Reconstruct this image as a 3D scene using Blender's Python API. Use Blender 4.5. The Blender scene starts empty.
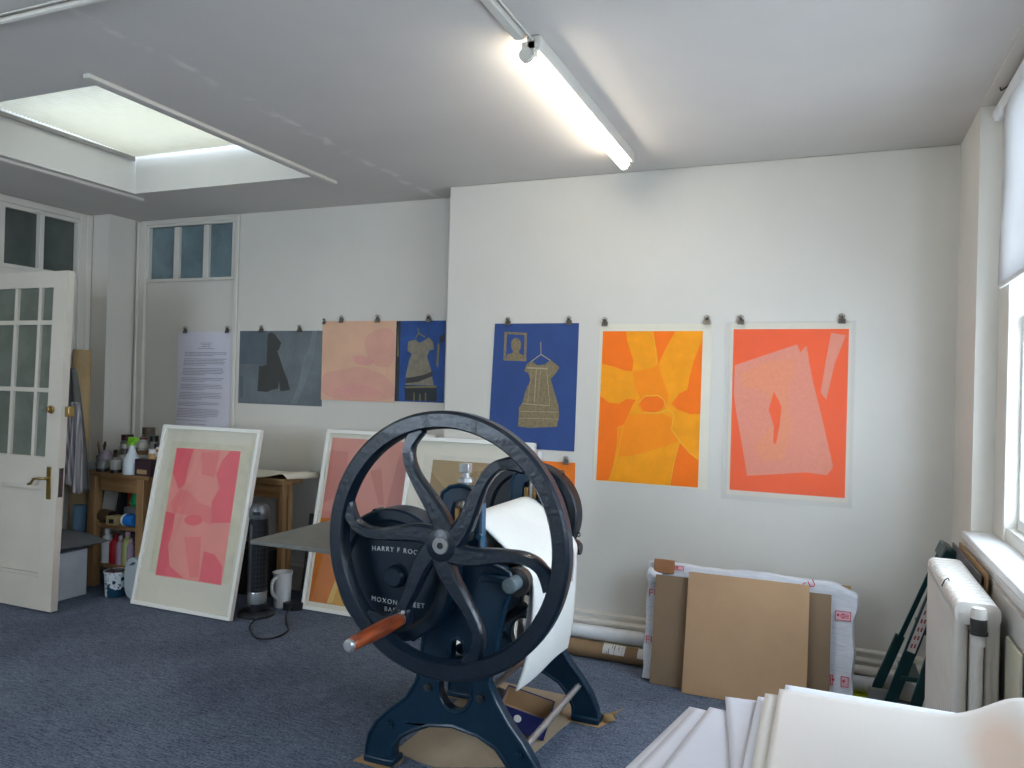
import bpy, math, random
from mathutils import Vector, Matrix
from mathutils.geometry import tessellate_polygon
random.seed(7)
PI = math.pi
C = bpy.context.scene.collection
SC = bpy.context.scene

# ------------------------------------------------------------------ materials
def lin(c):
    return tuple((v / 255 / 12.92) if v / 255 <= 0.04045 else ((v / 255 + 0.055) / 1.055) ** 2.4 for v in c)

MATS = {}
def mat(name, rgb, rough=0.6, metal=0.0, var=0.06, scale=6.0, bump=0.0, bscale=60.0, stretch=None, coat=0.0, rgb2=None, trans=0.0, spec=0.5, sub=0.0):
    """Procedural principled material: a base colour broken up by noise, optional bump."""
    if name in MATS: return MATS[name]
    m = bpy.data.materials.new(name); m.use_nodes = True
    nt = m.node_tree; b = nt.nodes['Principled BSDF']
    b.inputs['Roughness'].default_value = rough
    b.inputs['Metallic'].default_value = metal
    b.inputs['Coat Weight'].default_value = coat
    b.inputs['Transmission Weight'].default_value = trans
    b.inputs['Specular IOR Level'].default_value = spec
    tc = nt.nodes.new('ShaderNodeTexCoord'); mp = nt.nodes.new('ShaderNodeMapping')
    nt.links.new(tc.outputs['Object'], mp.inputs['Vector'])
    if stretch: mp.inputs['Scale'].default_value = stretch
    n = nt.nodes.new('ShaderNodeTexNoise'); n.inputs['Scale'].default_value = scale; n.inputs['Detail'].default_value = 5
    n.inputs['Roughness'].default_value = 0.6
    nt.links.new(mp.outputs['Vector'], n.inputs['Vector'])
    mix = nt.nodes.new('ShaderNodeMix'); mix.data_type = 'RGBA'
    l = lin(rgb)
    l2 = lin(rgb2) if rgb2 else tuple(x * (1 - 2.2 * var) for x in l)
    mix.inputs['A'].default_value = (*l, 1); mix.inputs['B'].default_value = (*l2, 1)
    cr = nt.nodes.new('ShaderNodeMapRange'); cr.inputs['From Min'].default_value = 0.38; cr.inputs['From Max'].default_value = 0.64
    nt.links.new(n.outputs['Fac'], cr.inputs['Value']); nt.links.new(cr.outputs['Result'], mix.inputs['Factor'])
    nt.links.new(mix.outputs['Result'], b.inputs['Base Color'])
    if bump:
        bn = nt.nodes.new('ShaderNodeTexNoise'); bn.inputs['Scale'].default_value = bscale; bn.inputs['Detail'].default_value = 4
        nt.links.new(mp.outputs['Vector'], bn.inputs['Vector'])
        bu = nt.nodes.new('ShaderNodeBump'); bu.inputs['Strength'].default_value = bump; bu.inputs['Distance'].default_value = 0.01
        nt.links.new(bn.outputs['Fac'], bu.inputs['Height']); nt.links.new(bu.outputs['Normal'], b.inputs['Normal'])
    MATS[name] = m
    return m

def emit(name, rgb, s):
    m = bpy.data.materials.new(name); m.use_nodes = True; nt = m.node_tree
    nt.nodes.remove(nt.nodes['Principled BSDF'])
    e = nt.nodes.new('ShaderNodeEmission'); e.inputs['Color'].default_value = (*lin(rgb), 1); e.inputs['Strength'].default_value = s
    nt.links.new(e.outputs[0], nt.nodes['Material Output'].inputs['Surface']); return m

def glass(name, tint=(255, 255, 255), gloss=0.08, rough=0.02, vary=0.0):
    """Thin pane: mostly clear, with a weak mirror reflection."""
    m = bpy.data.materials.new(name); m.use_nodes = True; nt = m.node_tree
    nt.nodes.remove(nt.nodes['Principled BSDF'])
    t = nt.nodes.new('ShaderNodeBsdfTransparent'); t.inputs['Color'].default_value = (*lin(tint), 1)
    g = nt.nodes.new('ShaderNodeBsdfGlossy'); g.inputs['Roughness'].default_value = rough
    mx = nt.nodes.new('ShaderNodeMixShader'); mx.inputs['Fac'].default_value = gloss
    nt.links.new(t.outputs[0], mx.inputs[1]); nt.links.new(g.outputs[0], mx.inputs[2])
    nt.links.new(mx.outputs[0], nt.nodes['Material Output'].inputs['Surface']); return m

def translucent(name, rgb, frac=0.5, stripes=0.0, clear=0.0, rgb2=None):
    """Thin sheet that lets diffuse light through (blind fabric, vellum)."""
    m = bpy.data.materials.new(name); m.use_nodes = True; nt = m.node_tree
    nt.nodes.remove(nt.nodes['Principled BSDF'])
    d = nt.nodes.new('ShaderNodeBsdfDiffuse'); t = nt.nodes.new('ShaderNodeBsdfTranslucent')
    col = (*lin(rgb), 1)
    tc = nt.nodes.new('ShaderNodeTexCoord')
    if stripes:
        w = nt.nodes.new('ShaderNodeTexWave'); w.inputs['Scale'].default_value = stripes; w.bands_direction = 'Y'
        w.inputs['Distortion'].default_value = 0.6; w.inputs['Detail'].default_value = 1
        nt.links.new(tc.outputs['Object'], w.inputs['Vector']); src = w.outputs['Fac']
    else:
        n = nt.nodes.new('ShaderNodeTexNoise'); n.inputs['Scale'].default_value = 5
        nt.links.new(tc.outputs['Object'], n.inputs['Vector']); src = n.outputs['Fac']
    mix = nt.nodes.new('ShaderNodeMix'); mix.data_type = 'RGBA'
    mix.inputs['A'].default_value = col
    mix.inputs['B'].default_value = (*(lin(rgb2) if rgb2 else tuple(x * .8 for x in col[:3])), 1)
    nt.links.new(src, mix.inputs['Factor'])
    nt.links.new(mix.outputs['Result'], d.inputs['Color']); nt.links.new(mix.outputs['Result'], t.inputs['Color'])
    mx = nt.nodes.new('ShaderNodeMixShader'); mx.inputs['Fac'].default_value = frac
    nt.links.new(d.outputs[0], mx.inputs[1]); nt.links.new(t.outputs[0], mx.inputs[2]); out = mx
    if clear:
        c = nt.nodes.new('ShaderNodeBsdfTransparent'); m2 = nt.nodes.new('ShaderNodeMixShader'); m2.inputs['Fac'].default_value = clear
        nt.links.new(mx.outputs[0], m2.inputs[1]); nt.links.new(c.outputs[0], m2.inputs[2]); out = m2
    nt.links.new(out.outputs[0], nt.nodes['Material Output'].inputs['Surface']); return m

def wood(name, a, b, axis='X', rough=0.5, scale=7.0):
    st = {'X': (0.6, 9, 9), 'Y': (9, 0.6, 9), 'Z': (9, 9, 0.6)}[axis]
    return mat(name, a, rough, rgb2=b, scale=scale / 3, stretch=st, bump=0.08, bscale=20)

WALL = mat('wall_paint', (213, 209, 200), 0.75, var=0.02, scale=1.6, bump=0.12, bscale=9)
CEIL = mat('ceiling_paint', (208, 204, 198), 0.8, var=0.025, scale=1.2, bump=0.15, bscale=6)
GLOSS = mat('gloss_paint', (212, 208, 198), 0.35, var=0.02, scale=4, bump=0.05, bscale=20)
DOORP = mat('door_paint', (212, 205, 192), 0.4, var=0.03, scale=3, bump=0.04, bscale=15)
SILLP = mat('sill_paint', (225, 226, 226), 0.35, var=0.03)
DARKPANE = mat('dark_pane', (92, 100, 94), 0.10, var=0.15, scale=3)  # opaque; the dim room behind is put into the pane colour
BLUEPANE = mat('frosted_blue_pane', (122, 142, 148), 0.12, var=0.15, scale=2.5)
PRESS = mat('navy_press_paint', (8, 44, 65), 0.36, var=0.08, scale=10, bump=0.12, bscale=45, coat=0.1, spec=.4)
WHEELP = mat('dark_wheel_paint', (15, 31, 45), 0.32, var=0.12, scale=14, bump=0.2, bscale=60, coat=0.15, spec=.5)
GUARDP = mat('dark_guard_paint', (6, 28, 44), 0.36, var=0.08, scale=8, bump=0.05, bscale=40, coat=0.1, spec=.4)
STEEL = mat('bare_steel', (196, 198, 200), 0.32, metal=0.7, var=0.08, scale=30)
DSTEEL = mat('dark_steel', (90, 90, 88), 0.4, metal=0.8, var=0.1, scale=30)
BRONZE = mat('bronze', (150, 115, 70), 0.4, metal=0.7, var=0.15, scale=20)
BRASS = mat('brass', (186, 158, 100), 0.3, metal=0.9, var=0.1, scale=20)
COPPER = mat('orange_stained_wood', (176, 84, 40), 0.3, var=0.2, scale=9, coat=0.5, rgb2=(120, 50, 25), stretch=(5, 1, 5))
BEDM = mat('grey_bed_plate', (110, 110, 104), 0.55, var=0.06, scale=9, metal=0.1)
FELT = mat('white_felt', (236, 236, 230), 0.9, var=0.02, scale=5, bump=0.15, bscale=60)
INK = mat('cast_lettering', (205, 210, 212), 0.5)
WHITEF = mat('white_frame_paint', (240, 238, 230), 0.4, var=0.015)
MATB = mat('cream_mat_board', (226, 221, 203), 0.8, var=0.02, scale=3)
PAPER = mat('white_paper', (238, 236, 230), 0.8, var=0.015)
LILAC = mat('lilac_white_paper', (216, 212, 222), 0.8, var=0.02)
CREAM = mat('cream_paper', (226, 219, 200), 0.8, var=0.03, scale=3)
PINE = wood('orange_pine', (164, 128, 86), (136, 100, 64), 'Z')
PINEX = wood('orange_pine_across', (162, 126, 84), (134, 98, 62), 'X')
MDF = mat('mdf_board', (184, 148, 112), 0.75, var=0.05, scale=3, bump=0.03)
BROWNB = mat('brown_hardboard', (136, 112, 86), 0.75, var=0.06, scale=4, bump=0.05, bscale=90)
CARD = mat('brown_cardboard', (166, 134, 94), 0.85, var=0.08, scale=4)
CARDP = mat('pale_cardboard', (172, 152, 126), 0.85, var=0.1, scale=3)
BLACK = mat('black_plastic', (24, 24, 26), 0.4)
DGREY = mat('dark_grey_metal', (66, 68, 72), 0.35, metal=0.5)
SILVER = mat('silver_plastic', (140, 142, 144), 0.3, metal=0.6)
WPLAST = mat('white_plastic', (228, 230, 232), 0.35, var=0.02)
CLIPM = mat('clip_metal', (128, 122, 112), 0.35, metal=0.7, var=0.2, scale=60)

# ------------------------------------------------------------------ mesh builder
class MB:
    def __init__(s): s.v = []; s.f = []; s.mi = []; s.sm = []; s.cur = 0; s.X = None
    def slot(s, i): s.cur = i; return s
    def xf(s, M): s.X = M; return s
    def add(s, vs, fs, smooth=False):
        o = len(s.v)
        for p in vs:
            p = Vector(p); s.v.append(s.X @ p if s.X else p)
        for f in fs:
            s.f.append([o + i for i in f]); s.mi.append(s.cur); s.sm.append(smooth)
        return s
    def box(s, x0, x1, y0, y1, z0, z1):
        v = [(x, y, z) for z in (z0, z1) for y in (y0, y1) for x in (x0, x1)]
        return s.add(v, [(0, 2, 3, 1), (4, 5, 7, 6), (0, 1, 5, 4), (2, 6, 7, 3), (0, 4, 6, 2), (1, 3, 7, 5)])
    def bar(s, p0, p1, w, h, up=(0, 0, 1)):
        p0, p1 = Vector(p0), Vector(p1); d = (p1 - p0).normalized(); r = d.cross(Vector(up)).normalized(); u = r.cross(d)
        v = [p + r * a * w / 2 + u * b * h / 2 for p in (p0, p1) for a, b in ((-1, -1), (1, -1), (1, 1), (-1, 1))]
        return s.add(v, [(0, 3, 2, 1), (4, 5, 6, 7), (0, 1, 5, 4), (1, 2, 6, 5), (2, 3, 7, 6), (3, 0, 4, 7)])
    def prism(s, poly, axis, a, b, holes=()):
        """Polygon (with holes) extruded along an axis from a to b."""
        def P(q, t):
            return (t, q[0], q[1]) if axis == 'x' else (q[0], t, q[1]) if axis == 'y' else (q[0], q[1], t)
        loops = [list(poly)] + [list(h) for h in holes]; flat = [q for l in loops for q in l]; n = len(flat)
        tri = tessellate_polygon([[Vector((q[0], q[1], 0)) for q in l] for l in loops])
        vs = [P(q, a) for q in flat] + [P(q, b) for q in flat]
        fs = [tuple(t) for t in tri] + [tuple(n + i for i in reversed(t)) for t in tri]
        s.add(vs, fs); o = 0
        for l in loops:
            m = len(l)
            s.add([P(q, a) for q in l] + [P(q, b) for q in l], [(i, (i + 1) % m, m + (i + 1) % m, m + i) for i in range(m)])
        return s
    def cyl(s, p0, p1, r0, r1=None, n=24, caps=True, smooth=True):
        if r1 is None: r1 = r0
        p0, p1 = Vector(p0), Vector(p1); d = (p1 - p0).normalized()
        a = d.orthogonal().normalized(); b = d.cross(a)
        ring = lambda p, r: [p + (a * math.cos(2 * PI * i / n) + b * math.sin(2 * PI * i / n)) * r for i in range(n)]
        s.add(ring(p0, r0) + ring(p1, r1), [(i, (i + 1) % n, n + (i + 1) % n, n + i) for i in range(n)], smooth)
        if caps:
            s.add(ring(p0, r0), [tuple(reversed(range(n)))]); s.add(ring(p1, r1), [tuple(range(n))])
        return s
    def lathe(s, prof, c=(0, 0, 0), axis='z', n=28, smooth=True):
        c = Vector(c); vs = []
        for r, h in prof:
            for i in range(n):
                t = 2 * PI * i / n; x, y = r * math.cos(t), r * math.sin(t)
                vs.append(c + (Vector((x, y, h)) if axis == 'z' else Vector((x, h, y)) if axis == 'y' else Vector((h, x, y))))
        m = len(prof)
        fs = [(k * n + i, k * n + (i + 1) % n, (k + 1) * n + (i + 1) % n, (k + 1) * n + i) for k in range(m - 1) for i in range(n)]
        s.add(vs, fs, smooth)
        for k in (0, m - 1):
            if prof[0] != prof[-1] and prof[k][0] > 1e-5: s.add(vs[k * n:(k + 1) * n], [tuple(range(n))])
        return s
    def tube(s, pts, r, n=10, closed=False):
        pts = [Vector(p) for p in pts]; m = len(pts); vs = []; prev = None
        for i, p in enumerate(pts):
            d = (pts[(i + 1) % m] - pts[i - 1]) if (closed or 0 < i < m - 1) else (pts[1] - pts[0] if i == 0 else pts[-1] - pts[-2])
            d.normalize()
            if prev is None: a = d.orthogonal().normalized()
            else: a = (prev - d * prev.dot(d)); a = a.normalized() if a.length > 1e-6 else d.orthogonal().normalized()
            prev = a; b = d.cross(a); rr = r[i] if isinstance(r, (list, tuple)) else r
            vs += [p + (a * math.cos(2 * PI * k / n) + b * math.sin(2 * PI * k / n)) * rr for k in range(n)]
        fs = [(i * n + k, i * n + (k + 1) % n, ((i + 1) % m) * n + (k + 1) % n, ((i + 1) % m) * n + k) for i in range(m if closed else m - 1) for k in range(n)]
        s.add(vs, fs, True)
        if not closed: s.add(vs[:n], [tuple(reversed(range(n)))]); s.add(vs[-n:], [tuple(range(n))])
        return s
    def grid(s, fn, nu, nv, smooth=True):
        vs = [fn(i / nu, j / nv) for j in range(nv + 1) for i in range(nu + 1)]
        return s.add(vs, [(j * (nu + 1) + i, j * (nu + 1) + i + 1, (j + 1) * (nu + 1) + i + 1, (j + 1) * (nu + 1) + i) for j in range(nv) for i in range(nu)], smooth)
    def poly(s, pts):
        """Flat polygon (maybe concave), triangulated."""
        tri = tessellate_polygon([[Vector(p) for p in pts]])
        return s.add(pts, [tuple(t) for t in tri])

def org(o):
    v = Vector((0, 0, 0))
    while o: v += o.location; o = o.parent
    return v
def build(name, mb, m, parent=None, bevel=0, solid=0, subsurf=0, at=None):
    """Link the builder as ONE mesh object. Vertices are given in world space; the origin goes to `at` (or the parent's)."""
    me = bpy.data.meshes.new(name)
    o0 = org(parent) if parent else Vector(at or (0, 0, 0))
    me.from_pydata([tuple(v - o0) for v in mb.v], [], mb.f)
    for x in (m if isinstance(m, (list, tuple)) else [m]): me.materials.append(x)
    for p, mi, sm in zip(me.polygons, mb.mi, mb.sm): p.material_index = mi; p.use_smooth = sm
    import bmesh
    bm = bmesh.new(); bm.from_mesh(me)
    if not solid and mb.v and len(mb.v) < 60000: bmesh.ops.remove_doubles(bm, verts=bm.verts, dist=1e-6)
    bmesh.ops.recalc_face_normals(bm, faces=bm.faces); bm.to_mesh(me); bm.free(); me.update(); me.set_sharp_from_angle(angle=0.65)
    o = bpy.data.objects.new(name, me); C.objects.link(o)
    if parent: o.parent = parent
    else: o.location = o0
    if solid:
        d = o.modifiers.new('solid', 'SOLIDIFY'); d.thickness = solid; d.offset = 0
    if bevel:
        b = o.modifiers.new('bevel', 'BEVEL'); b.width = bevel; b.segments = 2; b.limit_method = 'ANGLE'; b.angle_limit = 0.7
    if subsurf:
        b = o.modifiers.new('sub', 'SUBSURF'); b.levels = subsurf; b.render_levels = subsurf
    return o
def tag(o, label=None, cat=None, group=None, kind=None):
    if label: o['label'] = label
    if cat: o['category'] = cat
    if group: o['group'] = group
    if kind: o['kind'] = kind
    return o
def thing(name, label, cat, loc=(0, 0, 0), group=None):
    o = bpy.data.objects.new(name, None); C.objects.link(o); o.location = loc; o.empty_display_size = 0.05
    return tag(o, label, cat, group)
def struct(name, mb, m, label=None, **k):
    o = build(name, mb, m, **k)
    if not k.get('parent'): o['kind'] = 'structure'
    if label: o['label'] = label
    return o
def kids(o): return [c for c in C.objects if c.parent == o]
def copy_tree(o, parent=None):
    c = o.copy(); C.objects.link(c); c.parent = parent
    for ch in kids(o): copy_tree(ch, c)
    return c
def ell(cx, cy, rx, ry, n=28): return [(cx + rx * math.cos(2 * PI * i / n), cy + ry * math.sin(2 * PI * i / n)) for i in range(n)]
def rect(x0, x1, y0, y1): return [(x0, y0), (x1, y0), (x1, y1), (x0, y1)]
def smooth2(pts, it=2, closed=True):
    for _ in range(it):
        q = []; n = len(pts)
        for i in range(n if closed else n - 1):
            a, b = pts[i], pts[(i + 1) % n]
            q += [tuple(.75 * x + .25 * y for x, y in zip(a, b)), tuple(.25 * x + .75 * y for x, y in zip(a, b))]
        pts = q if closed else [pts[0]] + q + [pts[-1]]
    return pts
def unquad(q):
    """q = outline corners TL,TR,BR,BL of a picture; returns map from a point in that outline to (u right, v down) in 0..1."""
    TL, TR, BR, BL = [Vector(p) for p in q]
    def f(p):
        u = v = .5; p = Vector(p)
        for _ in range(12):
            e = TL * (1 - u) * (1 - v) + TR * u * (1 - v) + BR * u * v + BL * (1 - u) * v - p
            du = (TR - TL) * (1 - v) + (BR - BL) * v; dv = (BL - TL) * (1 - u) + (BR - TR) * u
            det = du.x * dv.y - du.y * dv.x
            u -= (e.x * dv.y - e.y * dv.x) / det; v -= (du.x * e.y - du.y * e.x) / det
        return u, v
    return f

# ================================================================== THE ROOM
CE = 2.555            # ceiling height
XL, XR, YB, YR = -4.98, 0.525, 4.0, 4.235   # left wall, window wall, chimney breast, recess
YN = -2.2             # wall behind the viewer
# carpet: blue-grey tiles with short pile
def carpet():
    m = bpy.data.materials.new('blue_grey_carpet'); m.use_nodes = True; nt = m.node_tree; b = nt.nodes['Principled BSDF']
    b.inputs['Roughness'].default_value = 0.95; b.inputs['Specular IOR Level'].default_value = 0.1
    tc = nt.nodes.new('ShaderNodeTexCoord'); L = nt.links
    n1 = nt.nodes.new('ShaderNodeTexNoise'); n1.inputs['Scale'].default_value = 95; n1.inputs['Detail'].default_value = 3
    n2 = nt.nodes.new('ShaderNodeTexNoise'); n2.inputs['Scale'].default_value = 2.2; n2.inputs['Detail'].default_value = 4
    mp = nt.nodes.new('ShaderNodeMapping'); mp.inputs['Scale'].default_value = (14, 160, 1); mp.inputs['Rotation'].default_value = (0, 0, 0.03)
    n3 = nt.nodes.new('ShaderNodeTexNoise'); n3.inputs['Scale'].default_value = 1.0
    L.new(tc.outputs['Object'], n1.inputs['Vector']); L.new(tc.outputs['Object'], n2.inputs['Vector'])
    L.new(tc.outputs['Object'], mp.inputs['Vector']); L.new(mp.outputs[0], n3.inputs['Vector'])
    a = nt.nodes.new('ShaderNodeMath'); a.operation = 'MULTIPLY_ADD'; a.inputs[1].default_value = 0.55
    L.new(n1.outputs['Fac'], a.inputs[0]); 
    a2 = nt.nodes.new('ShaderNodeMath'); a2.operation = 'MULTIPLY'; a2.inputs[1].default_value = 0.45; L.new(n3.outputs['Fac'], a2.inputs[0])
    L.new(a2.outputs[0], a.inputs[2])
    cr = nt.nodes.new('ShaderNodeValToRGB'); e = cr.color_ramp.elements
    e[0].position = 0.36; e[0].color = (*lin((62, 71, 86)), 1); e[1].position = 0.66; e[1].color = (*lin((128, 139, 157)), 1)
    L.new(a.outputs[0], cr.inputs['Fac'])
    mx = nt.nodes.new('ShaderNodeMix'); mx.data_type = 'RGBA'; mx.blend_type = 'MULTIPLY'; mx.inputs['B'].default_value = (0.78, 0.78, 0.8, 1)
    mr = nt.nodes.new('ShaderNodeMapRange'); mr.inputs['From Min'].default_value = 0.4; mr.inputs['From Max'].default_value = 0.65
    L.new(n2.outputs['Fac'], mr.inputs['Value']); L.new(mr.outputs[0], mx.inputs['Factor']); L.new(cr.outputs[0], mx.inputs['A'])
    L.new(mx.outputs['Result'], b.inputs['Base Color'])
    bu = nt.nodes.new('ShaderNodeBump'); bu.inputs['Strength'].default_value = 0.5; bu.inputs['Distance'].default_value = 0.004
    L.new(a.outputs[0], bu.inputs['Height']); L.new(bu.outputs[0], b.inputs['Normal'])
    return m
struct('floor', MB().box(XL - .1, XR + .1, YN - .1, YR + .1, -.1, 0), carpet(), 'dark blue-grey carpet tiles')

# ceiling with the rooflight hole
SX0, SX1, SY0, SY1 = -4.10, -2.745, 2.19, 3.575
c = MB()
c.box(XL - .1, XR + .1, YN - .1, SY0, CE, CE + .1).box(XL - .1, XR + .1, SY1, YR + .1, CE, CE + .1)
c.box(XL - .1, SX0, SY0, SY1, CE, CE + .1).box(SX1, XR + .1, SY0, SY1, CE, CE + .1)
struct('ceiling', c, CEIL)
def ceiling_scar():                                  # old filled crack running down the ceiling, rubbed paler
    nt = CEIL.node_tree; b_ = nt.nodes['Principled BSDF']; src = b_.inputs['Base Color'].links[0].from_socket
    tc = nt.nodes.new('ShaderNodeTexCoord'); sp = nt.nodes.new('ShaderNodeSeparateXYZ'); nt.links.new(tc.outputs['Object'], sp.inputs[0])
    n = nt.nodes.new('ShaderNodeTexNoise'); n.inputs['Scale'].default_value = 5; n.inputs['Detail'].default_value = 6; nt.links.new(tc.outputs['Object'], n.inputs['Vector'])
    def M_(op, a, b=None, v=None):
        m_ = nt.nodes.new('ShaderNodeMath'); m_.operation = op; nt.links.new(a, m_.inputs[0])
        if b is not None: nt.links.new(b, m_.inputs[1])
        elif v is not None: m_.inputs[1].default_value = v
        return m_.outputs[0]
    w_ = M_('MULTIPLY', n.outputs['Fac'], v=.16); d_ = M_('ADD', sp.outputs['X'], w_); d_ = M_('ADD', d_, v=2.27 - .08); d_ = M_('ABSOLUTE', d_)
    mr = nt.nodes.new('ShaderNodeMapRange'); mr.inputs['From Min'].default_value = .035; mr.inputs['From Max'].default_value = .012; nt.links.new(d_, mr.inputs['Value'])
    n2 = nt.nodes.new('ShaderNodeTexNoise'); n2.inputs['Scale'].default_value = 9; n2.inputs['Detail'].default_value = 5; nt.links.new(tc.outputs['Object'], n2.inputs['Vector'])
    k_ = nt.nodes.new('ShaderNodeMapRange'); k_.inputs['From Min'].default_value = .44; k_.inputs['From Max'].default_value = .6; nt.links.new(n2.outputs['Fac'], k_.inputs['Value'])
    f_ = M_('MULTIPLY', mr.outputs[0], k_.outputs[0]); f_ = M_('MULTIPLY', f_, v=.9)
    mx = nt.nodes.new('ShaderNodeMix'); mx.data_type = 'RGBA'; mx.inputs['B'].default_value = (*lin((226, 223, 216)), 1)
    nt.links.new(src, mx.inputs['A']); nt.links.new(f_, mx.inputs['Factor']); nt.links.new(mx.outputs['Result'], b_.inputs['Base Color'])
ceiling_scar()
sh = MB()
for a in ((SX0 - .05, SX0, SY0 - .05, SY1 + .05), (SX1, SX1 + .05, SY0 - .05, SY1 + .05), (SX0, SX1, SY1, SY1 + .05), (SX0, SX1, SY0 - .05, SY0)):
    sh.box(*a, CE + .1, 3.15)
lip = MB()
for a in ((SX0 - .002, SX0, SY0, SY1), (SX1, SX1 + .002, SY0, SY1), (SX0, SX1, SY1, SY1 + .002), (SX0, SX1, SY0 - .002, SY0)): lip.box(*a, CE, CE + .1)
sh.v += []; 
struct('trim_1', sh, CEIL, 'white plastered shaft of the rooflight')
# unseen cover added to darken the blind's near part; daylight enters at the far part
struct('shaft_light_block', MB().box(SX0 - .05, SX1 + .05, SY0 - .05, 2.62, 3.15, 3.2), CEIL)
win = thing('window_4', None, None, (-3.42, 3.1, 3.15)); win['kind'] = 'structure'; win['label'] = 'rooflight glazing above the pleated blind'; 
f = MB()
for x in (SX0, -3.42, SX1): f.box(x - .03, x + .03, 2.6, SY1 + .05, 3.13, 3.17)
for y in (2.62, SY1 + .02): f.box(SX0, SX1, y - .025, y + .025, 3.13, 3.17)
build('glazing_bar', f, GLOSS, win)
build('pane', MB().box(SX0, SX1, 2.62, SY1, 3.148, 3.152), glass('roof_pane'), win)
# pleated blind across the shaft
bl = thing('pleated_blind', 'cream pleated rooflight blind pulled across the ceiling opening', 'blind', (-3.42, 2.9, 2.79))
PLE = translucent('pleated_blind_fabric', (226, 224, 216), 0.42, stripes=14.7, rgb2=(200, 194, 176))
NP = 64
def ple(u, v):
    y = SY0 + .005 + (SY1 - SY0 - .030) * v; k = round(v * NP * 2)
    return (SX0 + .01 + (SX1 - SX0 - .02) * u, y, 2.79 + (.011 if k % 2 else -.011) + .012 * math.sin(PI * v))
build('pleated_fabric', MB().grid(ple, 4, NP * 2, False), PLE, bl)
for x in (SX0 + .001, SX1 - .016):
    build('side_rail', MB().box(x, x + .015, SY0, SY1 - .02, 2.765, 2.782).cyl((x + .012, SY0, 2.76), (x + .012, SY1 - .02, 2.76), .005, n=8), mat('blind_rail', (150, 145, 140), .4), bl)
# thin white battens screwed to the ceiling on either side of the rooflight
struct('trim_2', MB().box(-2.69, -2.655, 2.09, 3.70, CE - .018, CE), GLOSS, 'thin white batten right of the rooflight', bevel=.003)
struct('trim_3', MB().box(-4.18, -4.145, 1.9, 3.69, CE - .018, CE), GLOSS, 'thin white batten left of the rooflight', bevel=.003)

# walls
def frame_rect(mb, axis, p0, p1, a0, a1, b0, b1, w):
    for (s0, s1, t0, t1) in ((a0, a1, b0, b0 + w), (a0, a1, b1 - w, b1), (a0, a0 + w, b0 + w, b1 - w), (a1 - w, a1, b0 + w, b1 - w)):
        mb.box(p0, p1, s0, s1, t0, t1) if axis == 'x' else mb.box(s0, s1, p0, p1, t0, t1)
    return mb
w = MB()                                            # left wall with the doorway and transom light
w.box(XL - .1, XL, YN, 2.27, 0, CE).box(XL - .1, XL, 3.14, YR + .1, 0, 2.11).box(XL - .1, XL, 2.27, 3.14, 2.02, 2.11)
w.box(XL - .1, XL, 2.27, YR + .1, 2.48, CE).box(XL - .1, XL, 3.875, YR + .1, 2.11, 2.48)
w.box(XL - .1, XL, 2.27, 2.33, 2.11, 2.48)
struct('wall_left', w, WALL)
struct('wall_corner', MB().box(XL, -4.795, 3.97, YR + .1, 0, CE), WALL, 'white pier in the back left corner')
# the recess wall and its painted-over opening with a high borrowed light
w = MB().box(-4.795, -4.69, YR, YR + .1, 0, CE).box(-3.89, -2.08, YR, YR + .1, 0, CE).box(-4.69, -3.89, YR, YR + .1, 0, 2.105).box(-4.69, -3.89, YR, YR + .1, 2.50, CE)
struct('wall_back', w, WALL)
struct('wall_breast', MB().box(-2.08, XR + .1, YB, YR + .1, 0, CE), WALL, 'white chimney breast wall', bevel=.006)
w = MB().box(XL - .1, -4.2, YN - .1, YN, 0, CE).box(-2.6, XR + .4, YN - .1, YN, 0, CE).box(-4.2, -2.6, YN - .1, YN, 0, .85).box(-4.2, -2.6, YN - .1, YN, 2.45, CE)
struct('wall_near', w, WALL)
wn = MB(); frame_rect(wn, 'y', YN - .08, YN - .03, -4.2, -2.6, .85, 2.45, .05)
for k in range(1, 3): wn.box(-4.2 + 1.6 * k / 3 - .02, -4.2 + 1.6 * k / 3 + .02, YN - .075, YN - .035, .9, 2.4)
o = struct('window_6', wn, GLOSS, 'unseen window behind the viewer, added for fill light', bevel=.003)  # added out of view to send fill light to the left side
build('pane', MB().box(-4.15, -2.65, YN - .058, YN - .054, .9, 2.4), glass('clear_pane', gloss=.05), o)
WZ0, WZ1 = .845, 2.55
w = MB()
for a, b in ((YN, -1.0), (.45, 1.75), (3.5, YB + .1)): w.box(XR, XR + .33, a, b, 0, CE)
for a, b in ((-1.0, .45), (1.75, 3.5)):
    w.box(XR, XR + .33, a, b, 0, WZ0).box(XR, XR + .33, a, b, WZ1, CE + .05)
struct('wall_right', w, WALL)
# corridor behind the doorway and the high lights
w = MB().box(-6.3, -6.2, 2.0, 5.5, 0, CE).box(-6.3, XL - .1, 2.0, 2.1, 0, CE).box(-6.3, XL - .1, 4.45, 5.5, 0, CE).box(-6.3, XL - .1, 2.0, 5.5, CE, CE + .05).box(-6.3, XL - .1, 2.0, 5.5, -.1, 0)
struct('wall_corridor', w, mat('corridor_paint', (150, 150, 140), .8))
struct('wall_behind', MB().box(-4.8, -3.7, 4.9, 5.0, 1.8, CE).box(-4.8, -3.7, YR + .1, 5.0, 1.75, 1.8).box(-4.8, -3.7, YR + .1, 5.0, CE, CE + .05), mat('store_paint', (120, 130, 135), .8), 'dim space behind the borrowed light')

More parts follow.
